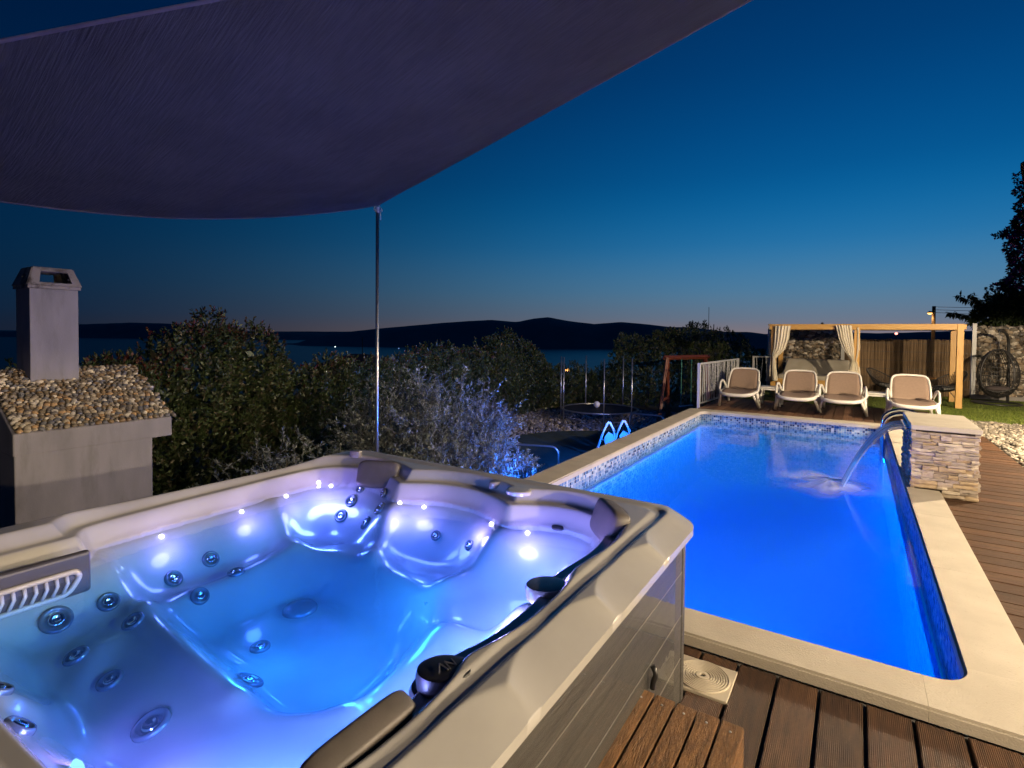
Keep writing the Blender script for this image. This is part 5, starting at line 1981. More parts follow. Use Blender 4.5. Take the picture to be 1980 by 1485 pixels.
ch = make_chair()
cA, cB = AY(1722, 740, 15.35), AY(1818, 745, 15.35)
for i, (p, a, lab) in enumerate(((cA, 1.0, 'round black cord chair under the pergola next to the middle post'), (cB, -0.95, 'round black cord chair under the pergola beside the corner post'))):
    o = ch if i == 0 else copy_tree(ch)
    o.location = (float(p[0]), 15.3, GL)
    o.rotation_euler = (0, 0, a)
    tag(o, lab, 'chair', 'round cord chairs')
tpos = AY(1778, 730, 15.5)
zt_ = float(tpos[2])
ct = empty('low_table', (float(tpos[0]), 15.5, GL))
tag(ct, 'small round wooden table between the two cord chairs', 'table')
MB().lathe([(0.30, 0), (0.31, 0.01), (0.31, 0.025), (0.30, 0.032)], (float(tpos[0]), 15.5, zt_ - 0.016), 32).build('table_top', m_tabletop, ct)
for k in range(3):
    a = 2.1 * k + 0.3
    MB().tube([(float(tpos[0]) + 0.1 * math.cos(a), 15.5 + 0.1 * math.sin(a), zt_ - 0.017), (float(tpos[0]) + 0.26 * math.cos(a), 15.5 + 0.26 * math.sin(a), GL)], 0.012, 6).build('leg', m_wicker, ct)
ap = AY(1767, 726, 15.5)
tag(MB().lathe([(0.045, 0), (0.052, 0.008), (0.05, 0.03), (0.042, 0.032), (0.04, 0.015)], (float(ap[0]), 15.48, zt_ + 0.0165), 18).build('ashtray', m_black, None, smooth=True, recentre=True), 'dark ashtray on the small round table', 'ashtray')

# ------------------------------------------------------------------ hanging egg chair
ey = 15.7
ec = AY(1930, 722, ey)
ex, ez = float(ec[0]), float(ec[2])
eg = empty('egg_chair', (ex, ey, GL))
tag(eg, 'black woven hanging egg chair on a curved stand', 'hanging chair')
sc2 = abs(float(AY(1972, 722, ey)[0] - AY(1888, 722, ey)[0])) / 2
hz_ = abs(float(AY(1930, 668, ey)[2] - AY(1930, 762, ey)[2])) / 2


def eggp(th, ph):
    """th around, ph from top (0) to bottom (pi)"""
    r_ = math.sin(ph) * (1 + 0.08 * math.cos(ph) * -1)
    return Vector((ex + sc2 * r_ * math.cos(th), ey + sc2 * 0.85 * r_ * math.sin(th), ez + hz_ * math.cos(ph)))


wk = MB()
open_c = -math.pi / 2 - 0.2
for k in range(44):
    th = 2 * math.pi * k / 44
    d_ = abs((th - open_c + math.pi) % (2 * math.pi) - math.pi)
    p0 = 0.06
    if d_ < 0.85:
        wk.tube([eggp(th, ph) for ph in np.linspace(2.15 - 0.25 * (1 - (d_ / 0.85) ** 2) * -1, math.pi - 0.03, 8)], 0.006, 5)
    else:
        wk.tube([eggp(th + 0.12 * math.sin(3 * ph), ph) for ph in np.linspace(p0, math.pi - 0.03, 22)], 0.006, 5)
for ph in np.linspace(0.25, math.pi - 0.15, 16):
    if ph > 2.3:
        wk.tube([eggp(a, ph) for a in np.linspace(0, 2 * math.pi, 33)[:-1]], 0.006, 5, closed=True)
    else:
        wk.tube([eggp(a, ph) for a in np.linspace(open_c + 0.85, open_c + 2 * math.pi - 0.85, 26)], 0.006, 5)
wk.build('woven_shell', m_wicker, eg)['kind'] = 'stuff'
rimp = [eggp(open_c + 0.87, ph) for ph in np.linspace(0.25, 2.2, 16)] + [eggp(open_c + 0.87 - 1.74 * t_, 2.2 + 0.2 * math.sin(math.pi * t_)) for t_ in np.linspace(0.1, 0.9, 9)] + [eggp(open_c - 0.87, ph) for ph in np.linspace(2.2, 0.25, 16)]
MB().tube(rimp, 0.018, 8, closed=True).build('opening_rim', m_wicker, eg, smooth=True)
pad('cushion', (ex, ey - 0.05, ez - hz_ * 0.62), (1, 0, 0), (0, 1, 0), (0, 0, 1), sc2 * 0.62, sc2 * 0.5, 0.06, mat('egg_cushion', (0.07, 0.055, 0.055), rough=0.9), eg, pw=2.6, n=(12, 8))
sxp = float(AY(1956, 700, ey + 0.2)[0])
ztop = float(AY(1940, 638, ey + 0.2)[2])
MB().tube(fillet([(sxp, ey + 0.45, GL + 0.03), (sxp + 0.03, ey + 0.6, ez), (sxp + 0.0, ey + 0.55, ztop - 0.1), (ex + 0.02, ey + 0.1, ztop), (ex, ey, ztop - 0.04)], 0.3, 6), 0.028, 10).build('stand_pole', m_black, eg, smooth=True)
MB().tube([(ex, ey, ztop - 0.04), (ex, ey, ez + hz_)], 0.007, 6).build('chain', m_steel, eg)
MB().tube([(ex + 0.42 * math.cos(a), ey + 0.1 + 0.42 * math.sin(a), GL + 0.022) for a in np.linspace(0, 2 * math.pi, 33)[:-1]], 0.022, 8, closed=True).build('base_ring', m_black, eg, smooth=True)
MB().tube([(ex - 0.42, ey + 0.1, GL + 0.024), (sxp, ey + 0.45, GL + 0.03)], 0.02, 8).build('base_bar', m_black, eg)

# ------------------------------------------------------------------ slatted railings
def railing(p0, p1, h, n, label):
    r_ = empty('railing', ((p0[0] + p1[0]) / 2, (p0[1] + p1[1]) / 2, DECK))
    tag(r_, label, 'railing', 'steel slat railings')
    a, b = Vector((*p0, 0)), Vector((*p1, 0))
    z0 = DECK + 0.06
    for q_ in (a, b):
        MB().box((q_.x - 0.025, q_.y - 0.025, DECK - 0.04), (q_.x + 0.025, q_.y + 0.025, DECK + h)).build('post', m_paint, r_)
    for z in (z0, DECK + h - 0.02):
        MB().tube([a + Vector((0, 0, z)), b + Vector((0, 0, z))], 0.02, 4).build('rail', m_paint, r_)
    for k in range(1, n):
        t_ = k / n
        j = random.uniform(-0.055, 0.055) / (b - a).length
        q0, q1 = a.lerp(b, t_), a.lerp(b, min(0.985, max(0.015, t_ + j)))
        if random.random() < 0.5:
            q0, q1 = q1, q0
        MB().tube([q0 + Vector((0, 0, z0 + 0.012)), q1 + Vector((0, 0, DECK + h - 0.035))], 0.009, 4).build('slat', m_paint, r_)
    return r_


railing((-2.70, 11.2), (-2.50, 14.3), 0.90, 24, 'grey steel railing of slanting slats along the deck edge')
railing((-2.45, 16.4), (-1.55, 16.7), 0.9, 8, 'short grey steel railing beside the daybed gabion')

# ------------------------------------------------------------------ play things in the lower garden
GG = GARDEN + 0.0
trx, try_ = -6.0, 13.75
tr = empty('trampoline', (trx, try_, GG))
tag(tr, 'round garden trampoline with bare enclosure poles on the gravel', 'trampoline')
TR = 1.05
MB().tube([(trx + TR * math.cos(a), try_ + TR * math.sin(a), GG + 0.34) for a in np.linspace(0, 2 * math.pi, 41)[:-1]], 0.02, 8, closed=True).build('ring', m_steel, tr, smooth=True)
MB().lathe([(0.001, 0.0), (TR * 0.93, 0.0), (TR * 0.93, 0.004)], (trx, try_, GG + 0.335), 36, cap=False).build('jumping_mat', m_rubber, tr)
for px in (1075, 1090, 1133, 1168, 1205, 1222):
    # each pole stands on the ring where that photo column meets it
    best = None
    for a in np.linspace(0, 2 * math.pi, 721):
        P_ = np.array([trx + (TR + 0.03) * math.cos(a), try_ + (TR + 0.03) * math.sin(a), 0.0])
        d_ = P_ - EYE
        pxx = 990 + FPX * (d_ @ CR) / (d_ @ CF)
        front = (d_ @ CF)
        sc_ = abs(pxx - px)
        want_front = px in (1090, 1222, 1168)
        mid_ = (np.array([trx, try_, 0]) - EYE) @ CF
        if (front < mid_) == want_front and (best is None or sc_ < best[0]):
            best = (sc_, P_)
    P_ = best[1]
    MB().tube([(P_[0], P_[1], GG), (P_[0], P_[1], GG + 1.78)], 0.019, 8).build('pole', m_steel, tr, smooth=True)
MB().tube([(trx + 0.7, try_ - 0.9, GG + 0.34), (trx + 0.95, try_ - 1.15, GG)], 0.014, 6).build('ladder_rail', m_steel, tr)
MB().tube([(trx + 0.95, try_ - 0.75, GG + 0.34), (trx + 1.2, try_ - 1.0, GG)], 0.014, 6).build('ladder_rail', m_steel, tr)
MB().tube([(trx + 0.83, try_ - 1.03, GG + 0.17), (trx + 1.08, try_ - 0.88, GG + 0.17)], 0.012, 6).build('ladder_rung', m_steel, tr)
bp0 = AD(1119, 777, 14.2)
tag(pad('ball', (-6.15, 13.9, GG + 0.34 + 0.09), (1, 0, 0), (0, 1, 0), (0, 0, 1), 0.09, 0.09, 0.09, m_white, None, pw=2.0, n=(14, 14)), 'small pale ball lying on the trampoline', 'ball')

# swing frame
sw0 = GZ(1272, 824, GARDEN)
sw = empty('swing', (float(sw0[0]), float(sw0[1]), GG))
tag(sw, 'red-brown wooden swing frame with green ropes by the railing', 'swing')
apex = AD(1290, 692, float((sw0 - EYE) @ CF) + 0.4)
ax_, ay_, az_ = map(float, apex)
side = Vector((CR[0], CR[1], 0)).normalized()
dep = Vector((CF[0], CF[1], 0)).normalized()
fL, fR = Vector((float(sw0[0]), float(sw0[1]), GG)), Vector((float(sw0[0]), float(sw0[1]), GG)) + side * 0.62 + dep * 1.2
apv = Vector((ax_, ay_, az_))
for f_ in (fL, fR):
    MB().tube([f_, apv], 0.055, 4).build('leg', m_swing, sw)
MB().tube([fL.lerp(apv, 0.36), fR.lerp(apv, 0.36)], 0.045, 4).build('cross_brace', m_swing, sw)
end = apv + side * 1.45 + dep * 1.1
MB().tube([apv - side * 0.08, end + side * 0.1], 0.062, 4).build('top_beam', m_swing, sw)
for f_ in (end - dep * 0.6 - side * 0.05, end + dep * 0.6 + side * 0.05):
    MB().tube([Vector((f_.x, f_.y, GG)), end], 0.055, 4).build('leg', m_swing, sw)
m_green = mat('green_rope', (0.03, 0.22, 0.14), rough=0.6)
s1, s2 = apv.lerp(end, 0.36), apv.lerp(end, 0.62)
zseat = GG + 0.42
for s_ in (s1, s2):
    MB().tube([s_, Vector((s_.x, s_.y, zseat))], 0.012, 6).build('rope', m_green, sw)
MB().tube([Vector((s1.x, s1.y, zseat)) - side * 0.03, Vector((s2.x, s2.y, zseat)) + side * 0.03], 0.05, 6, flat=0.35).build('seat', m_blueplastic, sw)

# slide: top rails and chute seen over the coping
sp = Vector(GZ(1182, 868, GARDEN + 0.2))
sd = empty('slide', (sp.x, sp.y, GG))
tag(sd, 'small pale plastic garden slide with two looped handles', 'slide')
for k, px in enumerate((1176, 1205)):
    q_ = Vector(GZ(px, 868 - k * 3, GARDEN + 0.2))
    top = q_.z
    dd = float((np.array(q_) - EYE) @ CF)
    hgt_ = 55 / FPX * dd
    fwd = -side * 0.28
    loop = [q_ + fwd * 1.0 + Vector((0, 0, -0.2)), q_ + fwd * 0.35 + Vector((0, 0, hgt_ * 0.6)), q_ + Vector((0, 0, hgt_)), q_ - fwd * 0.42 + Vector((0, 0, hgt_ * 0.62)), q_ - fwd * 0.40 + Vector((0, 0, hgt_ * 0.25)), q_ + fwd * 0.1 + Vector((0, 0, hgt_ * 0.1)), q_ + fwd * 0.3 + Vector((0, 0, -0.2))]
    MB().tube(fillet(loop, 0.08, 5), 0.022, 8).build('handle', m_blueplastic, sd, smooth=True)
    pts = [q_ + fwd * 0.28 + Vector((0, 0, hgt_ * 0.42)), q_ + Vector((0, 0, hgt_ * 0.60)), q_ - fwd * 0.34 + Vector((0, 0, hgt_ * 0.5)), q_ - fwd * 0.3 + Vector((0, 0, hgt_ * 0.2)), q_ + fwd * 0.2 + Vector((0, 0, hgt_ * 0.05))]
    b = MB().add([p - dep * 0.012 for p in pts] + [p + dep * 0.012 for p in pts], [(0, 1, 2, 3, 4), (9, 8, 7, 6, 5)] + [(i, (i + 1) % 5 + 0, (i + 1) % 5 + 5, i + 5) for i in range(5)])
    b.build('side_panel', m_blueplastic, sd)
q_ = Vector(GZ(1190, 868, GARDEN + 0.2))
MB().grid(lambda u, v: tuple(q_ + dep * (0.25 - 1.3 * u) * 0.2 + side * ((v - 0.5) * 0.36 + 0.45 * u - 0.1) + Vector((0, 0, 0.20 - 0.36 * u - 0.05 * math.sin(v * math.pi)))), 10, 8).build('chute', m_blueplastic, sd, smooth=True, solid=0.012)


def hoop(pxs, label):
    (pa, ya), (pb, yb2) = pxs
    a, b = Vector(GZ(pa, ya, GARDEN)), Vector(GZ(pb, yb2, GARDEN))
    hgt_ = 0.5
    h = empty('goal_hoop', tuple((a + b) / 2))
    tag(h, label, 'hoop', 'tube hoops on the lower turf')
    MB().tube(fillet([a, a + Vector((0, 0, hgt_)), b + Vector((0, 0, hgt_)), b], 0.14, 6), 0.017, 8).build('frame_tube', m_steel, h, smooth=True)
    back = dep * 0.45
    MB().tube(fillet([a, a + back, b + back, b], 0.1, 5), 0.015, 8).build('ground_bar', m_steel, h, smooth=True)


hoop(((964, 912), (1079, 921)), 'low steel tube hoop on the turf behind the hot tub corner')
hoop(((1217, 838), (1284, 846)), 'low steel tube hoop on the turf between trampoline and swing')

# ------------------------------------------------------------------ foliage
def leaf_mesh(name, P, D, L, W, seed=0, fold=0.25):
    """leaves as two folded triangles pairs (4-corner blades): P base, D direction, L length, W width"""
    rng = np.random.default_rng(seed)
    n = len(P)
    D = D / (np.linalg.norm(D, axis=1, keepdims=True) + 1e-9)
    R_ = rng.normal(size=(n, 3))
    S = np.cross(D, R_)
    S /= np.linalg.norm(S, axis=1, keepdims=True) + 1e-9
    N = np.cross(S, D)
    L = L[:, None]
    W = W[:, None]
    v = np.empty((n, 4, 3))
    v[:, 0] = P
    v[:, 1] = P + D * L * 0.5 + S * W * 0.5 + N * L * 0.06
    v[:, 2] = P + D * L - N * L * fold * 0.4
    v[:, 3] = P + D * L * 0.5 - S * W * 0.5 + N * L * 0.06
    F = np.arange(n * 4).reshape(n, 4)
    return np_mesh(name, v.reshape(-1, 3), F)


def hedge(label, pts, hts, thick, n, seed, leaf=(0.07, 0.03), red=0.0):
    """pts: plan polyline, hts: top height at each point"""
    rng = np.random.default_rng(seed)
    pts = np.array(pts, float)
    segl = np.linalg.norm(np.diff(pts, axis=0), axis=1)
    cum = np.concatenate([[0], np.cumsum(segl)])
    e = empty('photinia_hedge', (float(pts[:, 0].mean()), float(pts[:, 1].mean()), GARDEN))
    tag(e, label, 'hedge', 'photinia hedges')
    # clumps: sprays of leaves on short shoots
    ns = n // 9
    s = rng.uniform(0, cum[-1], ns)
    x = np.interp(s, cum, pts[:, 0])
    y = np.interp(s, cum, pts[:, 1])
    top = np.interp(s, cum, hts) + 0.10 * np.sin(s * 2.1 + seed) + 0.07 * np.sin(s * 5.3) + 0.05 * np.sin(s * 11.1)
    tx = np.interp(s, cum[:-1], np.diff(pts[:, 0]) / segl)
    ty = np.interp(s, cum[:-1], np.diff(pts[:, 1]) / segl)
    hgt = rng.uniform(0.0, 1.0, ns) ** 0.75
    z = GARDEN + 0.12 + (top - GARDEN - 0.12) * hgt
    bulge = 0.75 + 0.25 * np.sin(hgt * np.pi) - 0.55 * np.clip((hgt - 0.8) / 0.2, 0, 1) ** 2
    bulge *= 0.85 + 0.22 * np.sin(s * 3.1 + z * 2.4 + seed) + 0.12 * np.sin(s * 7.7 - z * 5)
    side_ = rng.choice([-1, 1], ns, p=[0.3, 0.7])
    off = side_ * thick / 2 * bulge * (1 - rng.random(ns) ** 2.2 * 0.75)
    nx_, ny_ = ty, -tx
    P0 = np.stack([x + nx_ * off, y + ny_ * off, z], -1)
    shoot = np.stack([nx_ * side_ * 0.5, ny_ * side_ * 0.5, np.full(ns, 0.7)], -1) + rng.normal(0, 0.45, (ns, 3))
    shoot[hgt > 0.9, 2] += 0.8
    shoot /= np.linalg.norm(shoot, axis=1, keepdims=True)
    P, D, L, W, isred = [], [], [], [], []
    for k in range(9):
        f = k / 8
        p = P0 + shoot * (0.13 * f)[..., None] if False else P0 + shoot * (0.13 * f)
        d = shoot * (0.5 + 0.6 * f) + rng.normal(0, 0.75 - 0.3 * f, (ns, 3))
        P.append(p)
        D.append(d)
        l_ = rng.uniform(0.75, 1.2, ns) * leaf[0] * (1 - 0.25 * f)
        L.append(l_)
        W.append(l_ * leaf[1] / leaf[0])
        isred.append((hgt > 0.86) & (f > 0.55) & (rng.random(ns) < red))
    P, D, L, W, isred = map(np.concatenate, (P, D, L, W, isred))
    loc = np.array(e.location)
    o = obj('foliage', leaf_mesh('foliage', P[~isred] - loc, D[~isred], L[~isred], W[~isred], seed), m_photinia, e)
    o['kind'] = 'stuff'
    if isred.any():
        o = obj('young_foliage', leaf_mesh('young_foliage', P[isred] - loc, D[isred], L[isred], W[isred], seed + 1), m_redleaf, e)
        o['kind'] = 'stuff'
    # dense inside of the hedge: bigger, older leaves round the middle plane
    nc = int(cum[-1] * 700)
    s = rng.uniform(0, cum[-1], nc)
    hgt = rng.random(nc)
    top = np.interp(s, cum, hts)
    loc3 = np.stack([np.interp(s, cum, pts[:, 0]), np.interp(s, cum, pts[:, 1]), GARDEN + 0.05 + (top - GARDEN - 0.25) * hgt], -1) + rng.normal(0, 0.12, (nc, 3)) * np.array([1, 1, 0.3])
    lc = rng.uniform(0.12, 0.2, nc)
    o = obj('inner_foliage', leaf_mesh('inner_foliage', loc3 - loc, rng.normal(size=(nc, 3)), lc, lc * 0.5, seed + 5), m_photinia, e)
    o['kind'] = 'stuff'
    # stems
    nst = max(3, int(cum[-1] / 0.45))
    for k in range(nst):
        s_ = (k + rng.uniform(0.2, 0.8)) / nst * cum[-1]
        xx, yy = np.interp(s_, cum, pts[:, 0]), np.interp(s_, cum, pts[:, 1])
        tp_ = np.interp(s_, cum, hts) - 0.35
        path = [(xx, yy, GARDEN - 0.02), (xx + rng.normal(0, 0.06), yy + rng.normal(0, 0.06), GARDEN + 0.6), (xx + rng.normal(0, 0.15), yy + rng.normal(0, 0.15), (GARDEN + tp_) / 2 + 0.3), (xx + rng.normal(0, 0.22), yy + rng.normal(0, 0.22), tp_)]
        MB().tube(path, [0.022, 0.018, 0.013, 0.006], 5).build('stem', m_greybark, e)
    return e


def top_at(px, py, x=None, y=None, d=None):
    return float((AX(px, py, x) if x is not None else AY(px, py, y) if y is not None else AD(px, py, d))[2])


hedge('tall photinia shrub with reddish tips behind the barbecue house', [(-6.5, 1.75), (-6.75, 2.6), (-6.95, 3.6), (-7.05, 4.4)], [0.85, 1.15, 1.62, 1.15], 1.25, 26000, 21, (0.075, 0.032), red=0.4)
hedge('lower photinia hedge behind the barbecue house roof', [(-6.2, 0.2), (-6.3, 1.0), (-6.45, 1.75)], [0.95, 1.02, 0.95], 0.9, 9000, 22, (0.075, 0.032), red=0.3)
hedge('long photinia hedge behind the silver bush', [(-7.1, 4.4), (-7.5, 6.2), (-7.9, 8.0), (-8.1, 9.6), (-8.3, 11.2)], [0.95, 0.78, 0.92, 1.0, 1.02], 1.1, 38000, 23, (0.08, 0.034), red=0.2)
hedge('rounded photinia hedge left of the trampoline', [(-8.3, 11.2), (-8.45, 12.4), (-8.4, 13.6), (-8.3, 14.4)], [1.15, 1.32, 1.12, 0.5], 1.2, 20000, 24, (0.085, 0.036), red=0.1)
hedge('low dark hedge behind the trampoline', [(-8.3, 14.4), (-7.4, 16.2), (-6.8, 17.0)], [0.30, 0.30, 0.5], 0.9, 7000, 25, (0.085, 0.036))
hedge('dense photinia hedge behind the wooden swing', [(-6.9, 17.0), (-5.9, 17.5), (-5.0, 17.9), (-4.1, 18.1), (-3.0, 18.2), (-2.0, 18.3)], [1.15, 1.35, 1.75, 1.65, 1.25, 0.7], 1.3, 30000, 26, (0.085, 0.036))


def shrub(name, label, cat, c, h, r, nb_, lpb, leaf, lm, seed, spread=0.8, stemmat=None, curve=0.25, group=None, upright=0.0, twigs=0, lpt=0):
    rng = np.random.default_rng(seed)
    e = empty(name, c)
    tag(e, label, cat, group)
    P, D, L = [], [], []
    stems = MB()
    for k in range(nb_):
        a = rng.uniform(0, 2 * np.pi)
        rr = r * math.sqrt(rng.random()) * spread
        hh = h * (1 - 0.55 * (rr / (r + 1e-6)) ** 2) * rng.uniform(0.72, 1.06)
        base = Vector((rng.normal(0, 0.05), rng.normal(0, 0.05), 0))
        tip = Vector((rr * math.cos(a), rr * math.sin(a), hh))
        mid = base.lerp(tip, 0.5) + Vector((math.cos(a), math.sin(a), 0)) * (rr * curve) * (1 - upright)
        pts = [base * (1 - t) ** 2 + mid * 2 * t * (1 - t) + tip * t * t for t in np.linspace(0, 1, 9)]
        stems.tube(pts, [0.008 * (1 - 0.8 * t) + 0.0015 for t in np.linspace(0, 1, 9)], 4)
        if twigs:
            for w in range(twigs):
                q = pts[3 + int(rng.integers(0, 6))]
                td = (tip - base).normalized() * 0.7 + Vector(rng.normal(0, 0.6, 3))
                td.normalize()
                ln = rng.uniform(0.16, 0.36) * h / 1.5
                stems.tube([q, q + td * ln], [0.003, 0.0012], 3)
                tt = rng.uniform(0.05, 1.05, lpt)
                pp = np.array(q)[None] + np.array(td)[None] * (tt * ln)[:, None]
                P.append(pp + rng.normal(0, 0.006, pp.shape))
                D.append(np.array(td)[None] * 0.7 + rng.normal(0, 0.5, pp.shape))
                L.append(rng.uniform(0.7, 1.25, lpt) * leaf[0])
        t_ = rng.uniform(0.22, 1.0, lpb) ** 0.75
        i0_ = np.clip((t_ * 8).astype(int), 0, 7)
        fr = t_ * 8 - i0_
        A = np.array([tuple(p) for p in pts])
        p = A[i0_] * (1 - fr[:, None]) + A[np.minimum(i0_ + 1, 8)] * fr[:, None]
        tan = A[np.minimum(i0_ + 1, 8)] - A[i0_]
        tan /= np.linalg.norm(tan, axis=1, keepdims=True) + 1e-9
        P.append(p + rng.normal(0, 0.012, p.shape))
        D.append(tan * 0.8 + rng.normal(0, 0.55, p.shape))
        L.append(rng.uniform(0.7, 1.25, lpb) * leaf[0])
    P, D, L = np.concatenate(P), np.concatenate(D), np.concatenate(L)
    o = obj('foliage', leaf_mesh('foliage', P, D, L, L * leaf[1] / leaf[0], seed), lm, e)
    o['kind'] = 'stuff'
    o = obj('stems', stems.mesh('stems'), stemmat or m_greybark, e)
    return e


shrub('silver_bush', 'large silver leaved bush by the sail pole lit blue', 'bush', (-4.75, 5.25, GARDEN), 1.80, 1.4, 95, 50, (0.05, 0.016), m_olive, 31, twigs=13, lpt=26, curve=0.4)
shrub('silver_bush', 'low silver leaved bush between the hot tub and the pool coping', 'bush', (-3.75, 4.85, GARDEN), 1.15, 1.05, 80, 45, (0.045, 0.015), m_olive, 32, twigs=13, lpt=26, curve=0.4)
shrub('silver_bush', 'sparse silver leaved bush behind the hot tub corner', 'bush', (-4.85, 3.35, GARDEN), 1.3, 0.95, 40, 40, (0.05, 0.015), m_olive, 33, twigs=7, lpt=18, curve=0.4)
lv = GZ(945, 845, GARDEN)
shrub('lavender', 'rounded grey lavender clump in the gravel bed', 'plant', (float(lv[0]), float(lv[1]), GARDEN), 0.95, 0.72, 260, 60, (0.05, 0.006), m_lavender, 34, spread=1.0, curve=0.1, upright=0.8)

# ------------------------------------------------------------------ right edge: house corner, climbers, tree
nh = empty('neighbour_house', (5.5, 20, DECK))
tag(nh, 'dark two storey house with tiled eave behind the egg chair', 'house')
ev = AY(1965, 333, 18.6)
zE2 = float(ev[2])
hx0 = float(AY(1985, 450, 18.9)[0]) + 0.25
wb = MB().box((hx0, 18.9, -0.11), (hx0 + 6, 25, zE2 + 0.1))
wb.v = [(x + (y - 18.9) * 0.22, y, z) for x, y, z in wb.v]
wb.build('wall', m_darkwall, nh)
x_e = float(ev[0])
rfb = MB().add([(x_e, 18.2, zE2), (x_e + 7, 18.2, zE2), (x_e + 7, 26, zE2), (x_e, 26, zE2), (x_e + 3.5, 19.6, zE2 + 3.0), (x_e + 3.5, 24.5, zE2 + 3.0), (x_e, 18.2, zE2 + 0.12), (x_e + 7, 18.2, zE2 + 0.12), (x_e + 7, 26, zE2 + 0.12), (x_e, 26, zE2 + 0.12)],
               [(3, 2, 1, 0), (0, 1, 7, 6), (1, 2, 8, 7), (2, 3, 9, 8), (3, 0, 6, 9), (6, 7, 4), (7, 8, 5, 4), (8, 9, 5), (9, 6, 4, 5)])
rfb.v = [(x + (y - 18.2) * 0.22, y, z) for x, y, z in rfb.v]
rfb.build('roof', m_tile, nh)


def foliage_cloud(name, label, cat, blobs, n, leaf, lm, seed, trunk=None, stemm=None, sprigs=0):
    """leaves on the skins of overlapping uneven lumps, hanging shoots included"""
    rng = np.random.default_rng(seed)
    base = Vector(trunk[0]) if trunk else Vector(blobs[0][0])
    e = empty(name, base)
    tag(e, label, cat)
    P, D = [], []
    tot = sum(b[1] ** 2 for b in blobs)
    for (c, r_) in blobs:
        k = int(n * r_ ** 2 / tot)
        d = rng.normal(size=(k, 3))
        d /= np.linalg.norm(d, axis=1, keepdims=True)
        rad = r_ * (0.55 + 0.45 * rng.random(k) ** 0.5) * (1 + 0.18 * np.sin(d[:, 0] * 9 + c[1]) * np.sin(d[:, 2] * 7 + c[0]))
        P.append(np.array(c) + d * rad[:, None])
        D.append(d + rng.normal(0, 0.7, (k, 3)) + np.array([0, 0, -0.3]))
    P, D = np.concatenate(P), np.concatenate(D)
    L = rng.uniform(0.7, 1.3, len(P)) * leaf[0]
    o = obj('crown', leaf_mesh('crown', P - np.array(base), D, L, L * leaf[1] / leaf[0], seed), lm, e)
    o['kind'] = 'stuff'
    if trunk:
        MB().tube(trunk, [0.09 * (1 - 0.7 * i / (len(trunk) - 1)) for i in range(len(trunk))], 8).build('trunk', stemm or m_bark, e, smooth=True)
    return e


yv = 18.3
blobs = []
for px, py, rpx in ((1998, 368, 22), (1992, 400, 18), (1983, 430, 16), (1962, 446, 9), (1975, 462, 14), (1950, 450, 7), (1938, 453, 5), (1928, 455, 4), (1990, 480, 30), (1972, 500, 14), (1966, 525, 11), (1990, 550, 34), (1958, 548, 12), (1942, 552, 8), (1926, 556, 6), (1912, 562, 4), (1975, 575, 18), (1985, 595, 26), (1967, 340, 4), (1966, 350, 3), (2000, 430, 24)):
    p = AY(px, py, yv)
    blobs.append((tuple(map(float, p)), rpx / FPX * 15.6))
foliage_cloud('bougainvillea', 'dark bougainvillea with magenta bracts climbing the house corner', 'climber', blobs, 9000, (0.085, 0.05), m_bougain, 41,
              trunk=[(hx0 - 0.1, 18.7, -0.06), (hx0 - 0.15, 18.6, 1.5), (hx0 - 0.1, 18.6, 3.2), (hx0, 18.6, 5.2)])
yt = 17.9
blobs = []
for px, py, rpx in ((1935, 605, 26), (1960, 600, 28), (1985, 605, 30), (1910, 612, 20), (1890, 618, 12), (1925, 590, 18), (1955, 585, 16)):
    p = AY(px, py, yt)
    blobs.append((tuple(map(float, p)), rpx / FPX * 15.2))
tp0 = AY(1945, 620, yt)
tree = foliage_cloud('garden_tree', 'dark leafy tree with long drooping leaves behind the gabion wall', 'tree', blobs, 5200, (0.12, 0.045), m_tree, 42,
                     trunk=[(float(tp0[0]), yt, -0.3), (float(tp0[0]) - 0.05, yt, 1.0), (float(tp0[0]) + 0.05, yt, 2.1)])
# a few long branches with hanging leaves reaching to the left
rngT = np.random.default_rng(77)
for pts_px in (((1930, 612), (1895, 590), (1872, 580), (1850, 570)), ((1925, 605), (1900, 588), (1886, 576), (1876, 568)), ((1910, 618), (1880, 612), (1850, 606), (1832, 604))):
    pts = [Vector(AY(px, py, yt)) for px, py in pts_px]
    MB().tube([p - Vector(tree.location) + Vector(tree.location) for p in pts], [0.02, 0.015, 0.01, 0.005], 5).build('branch', m_bark, tree)
    P, D = [], []
    for k in range(90):
        t_ = rngT.uniform(0.15, 1.0) * 2.999
        i = int(t_)
        P.append(tuple(pts[i].lerp(pts[i + 1], t_ - i)))
        D.append((rngT.normal(0, 0.5), rngT.normal(0, 0.5), -0.9 + rngT.normal(0, 0.5)))
    P, D = np.array(P), np.array(D)
    L = rngT.uniform(0.10, 0.19, len(P))
    o = obj('branch_leaves', leaf_mesh('branch_leaves', P - np.array(tree.location), D, L, L * 0.33, 78), m_tree, tree)
    o['kind'] = 'stuff'

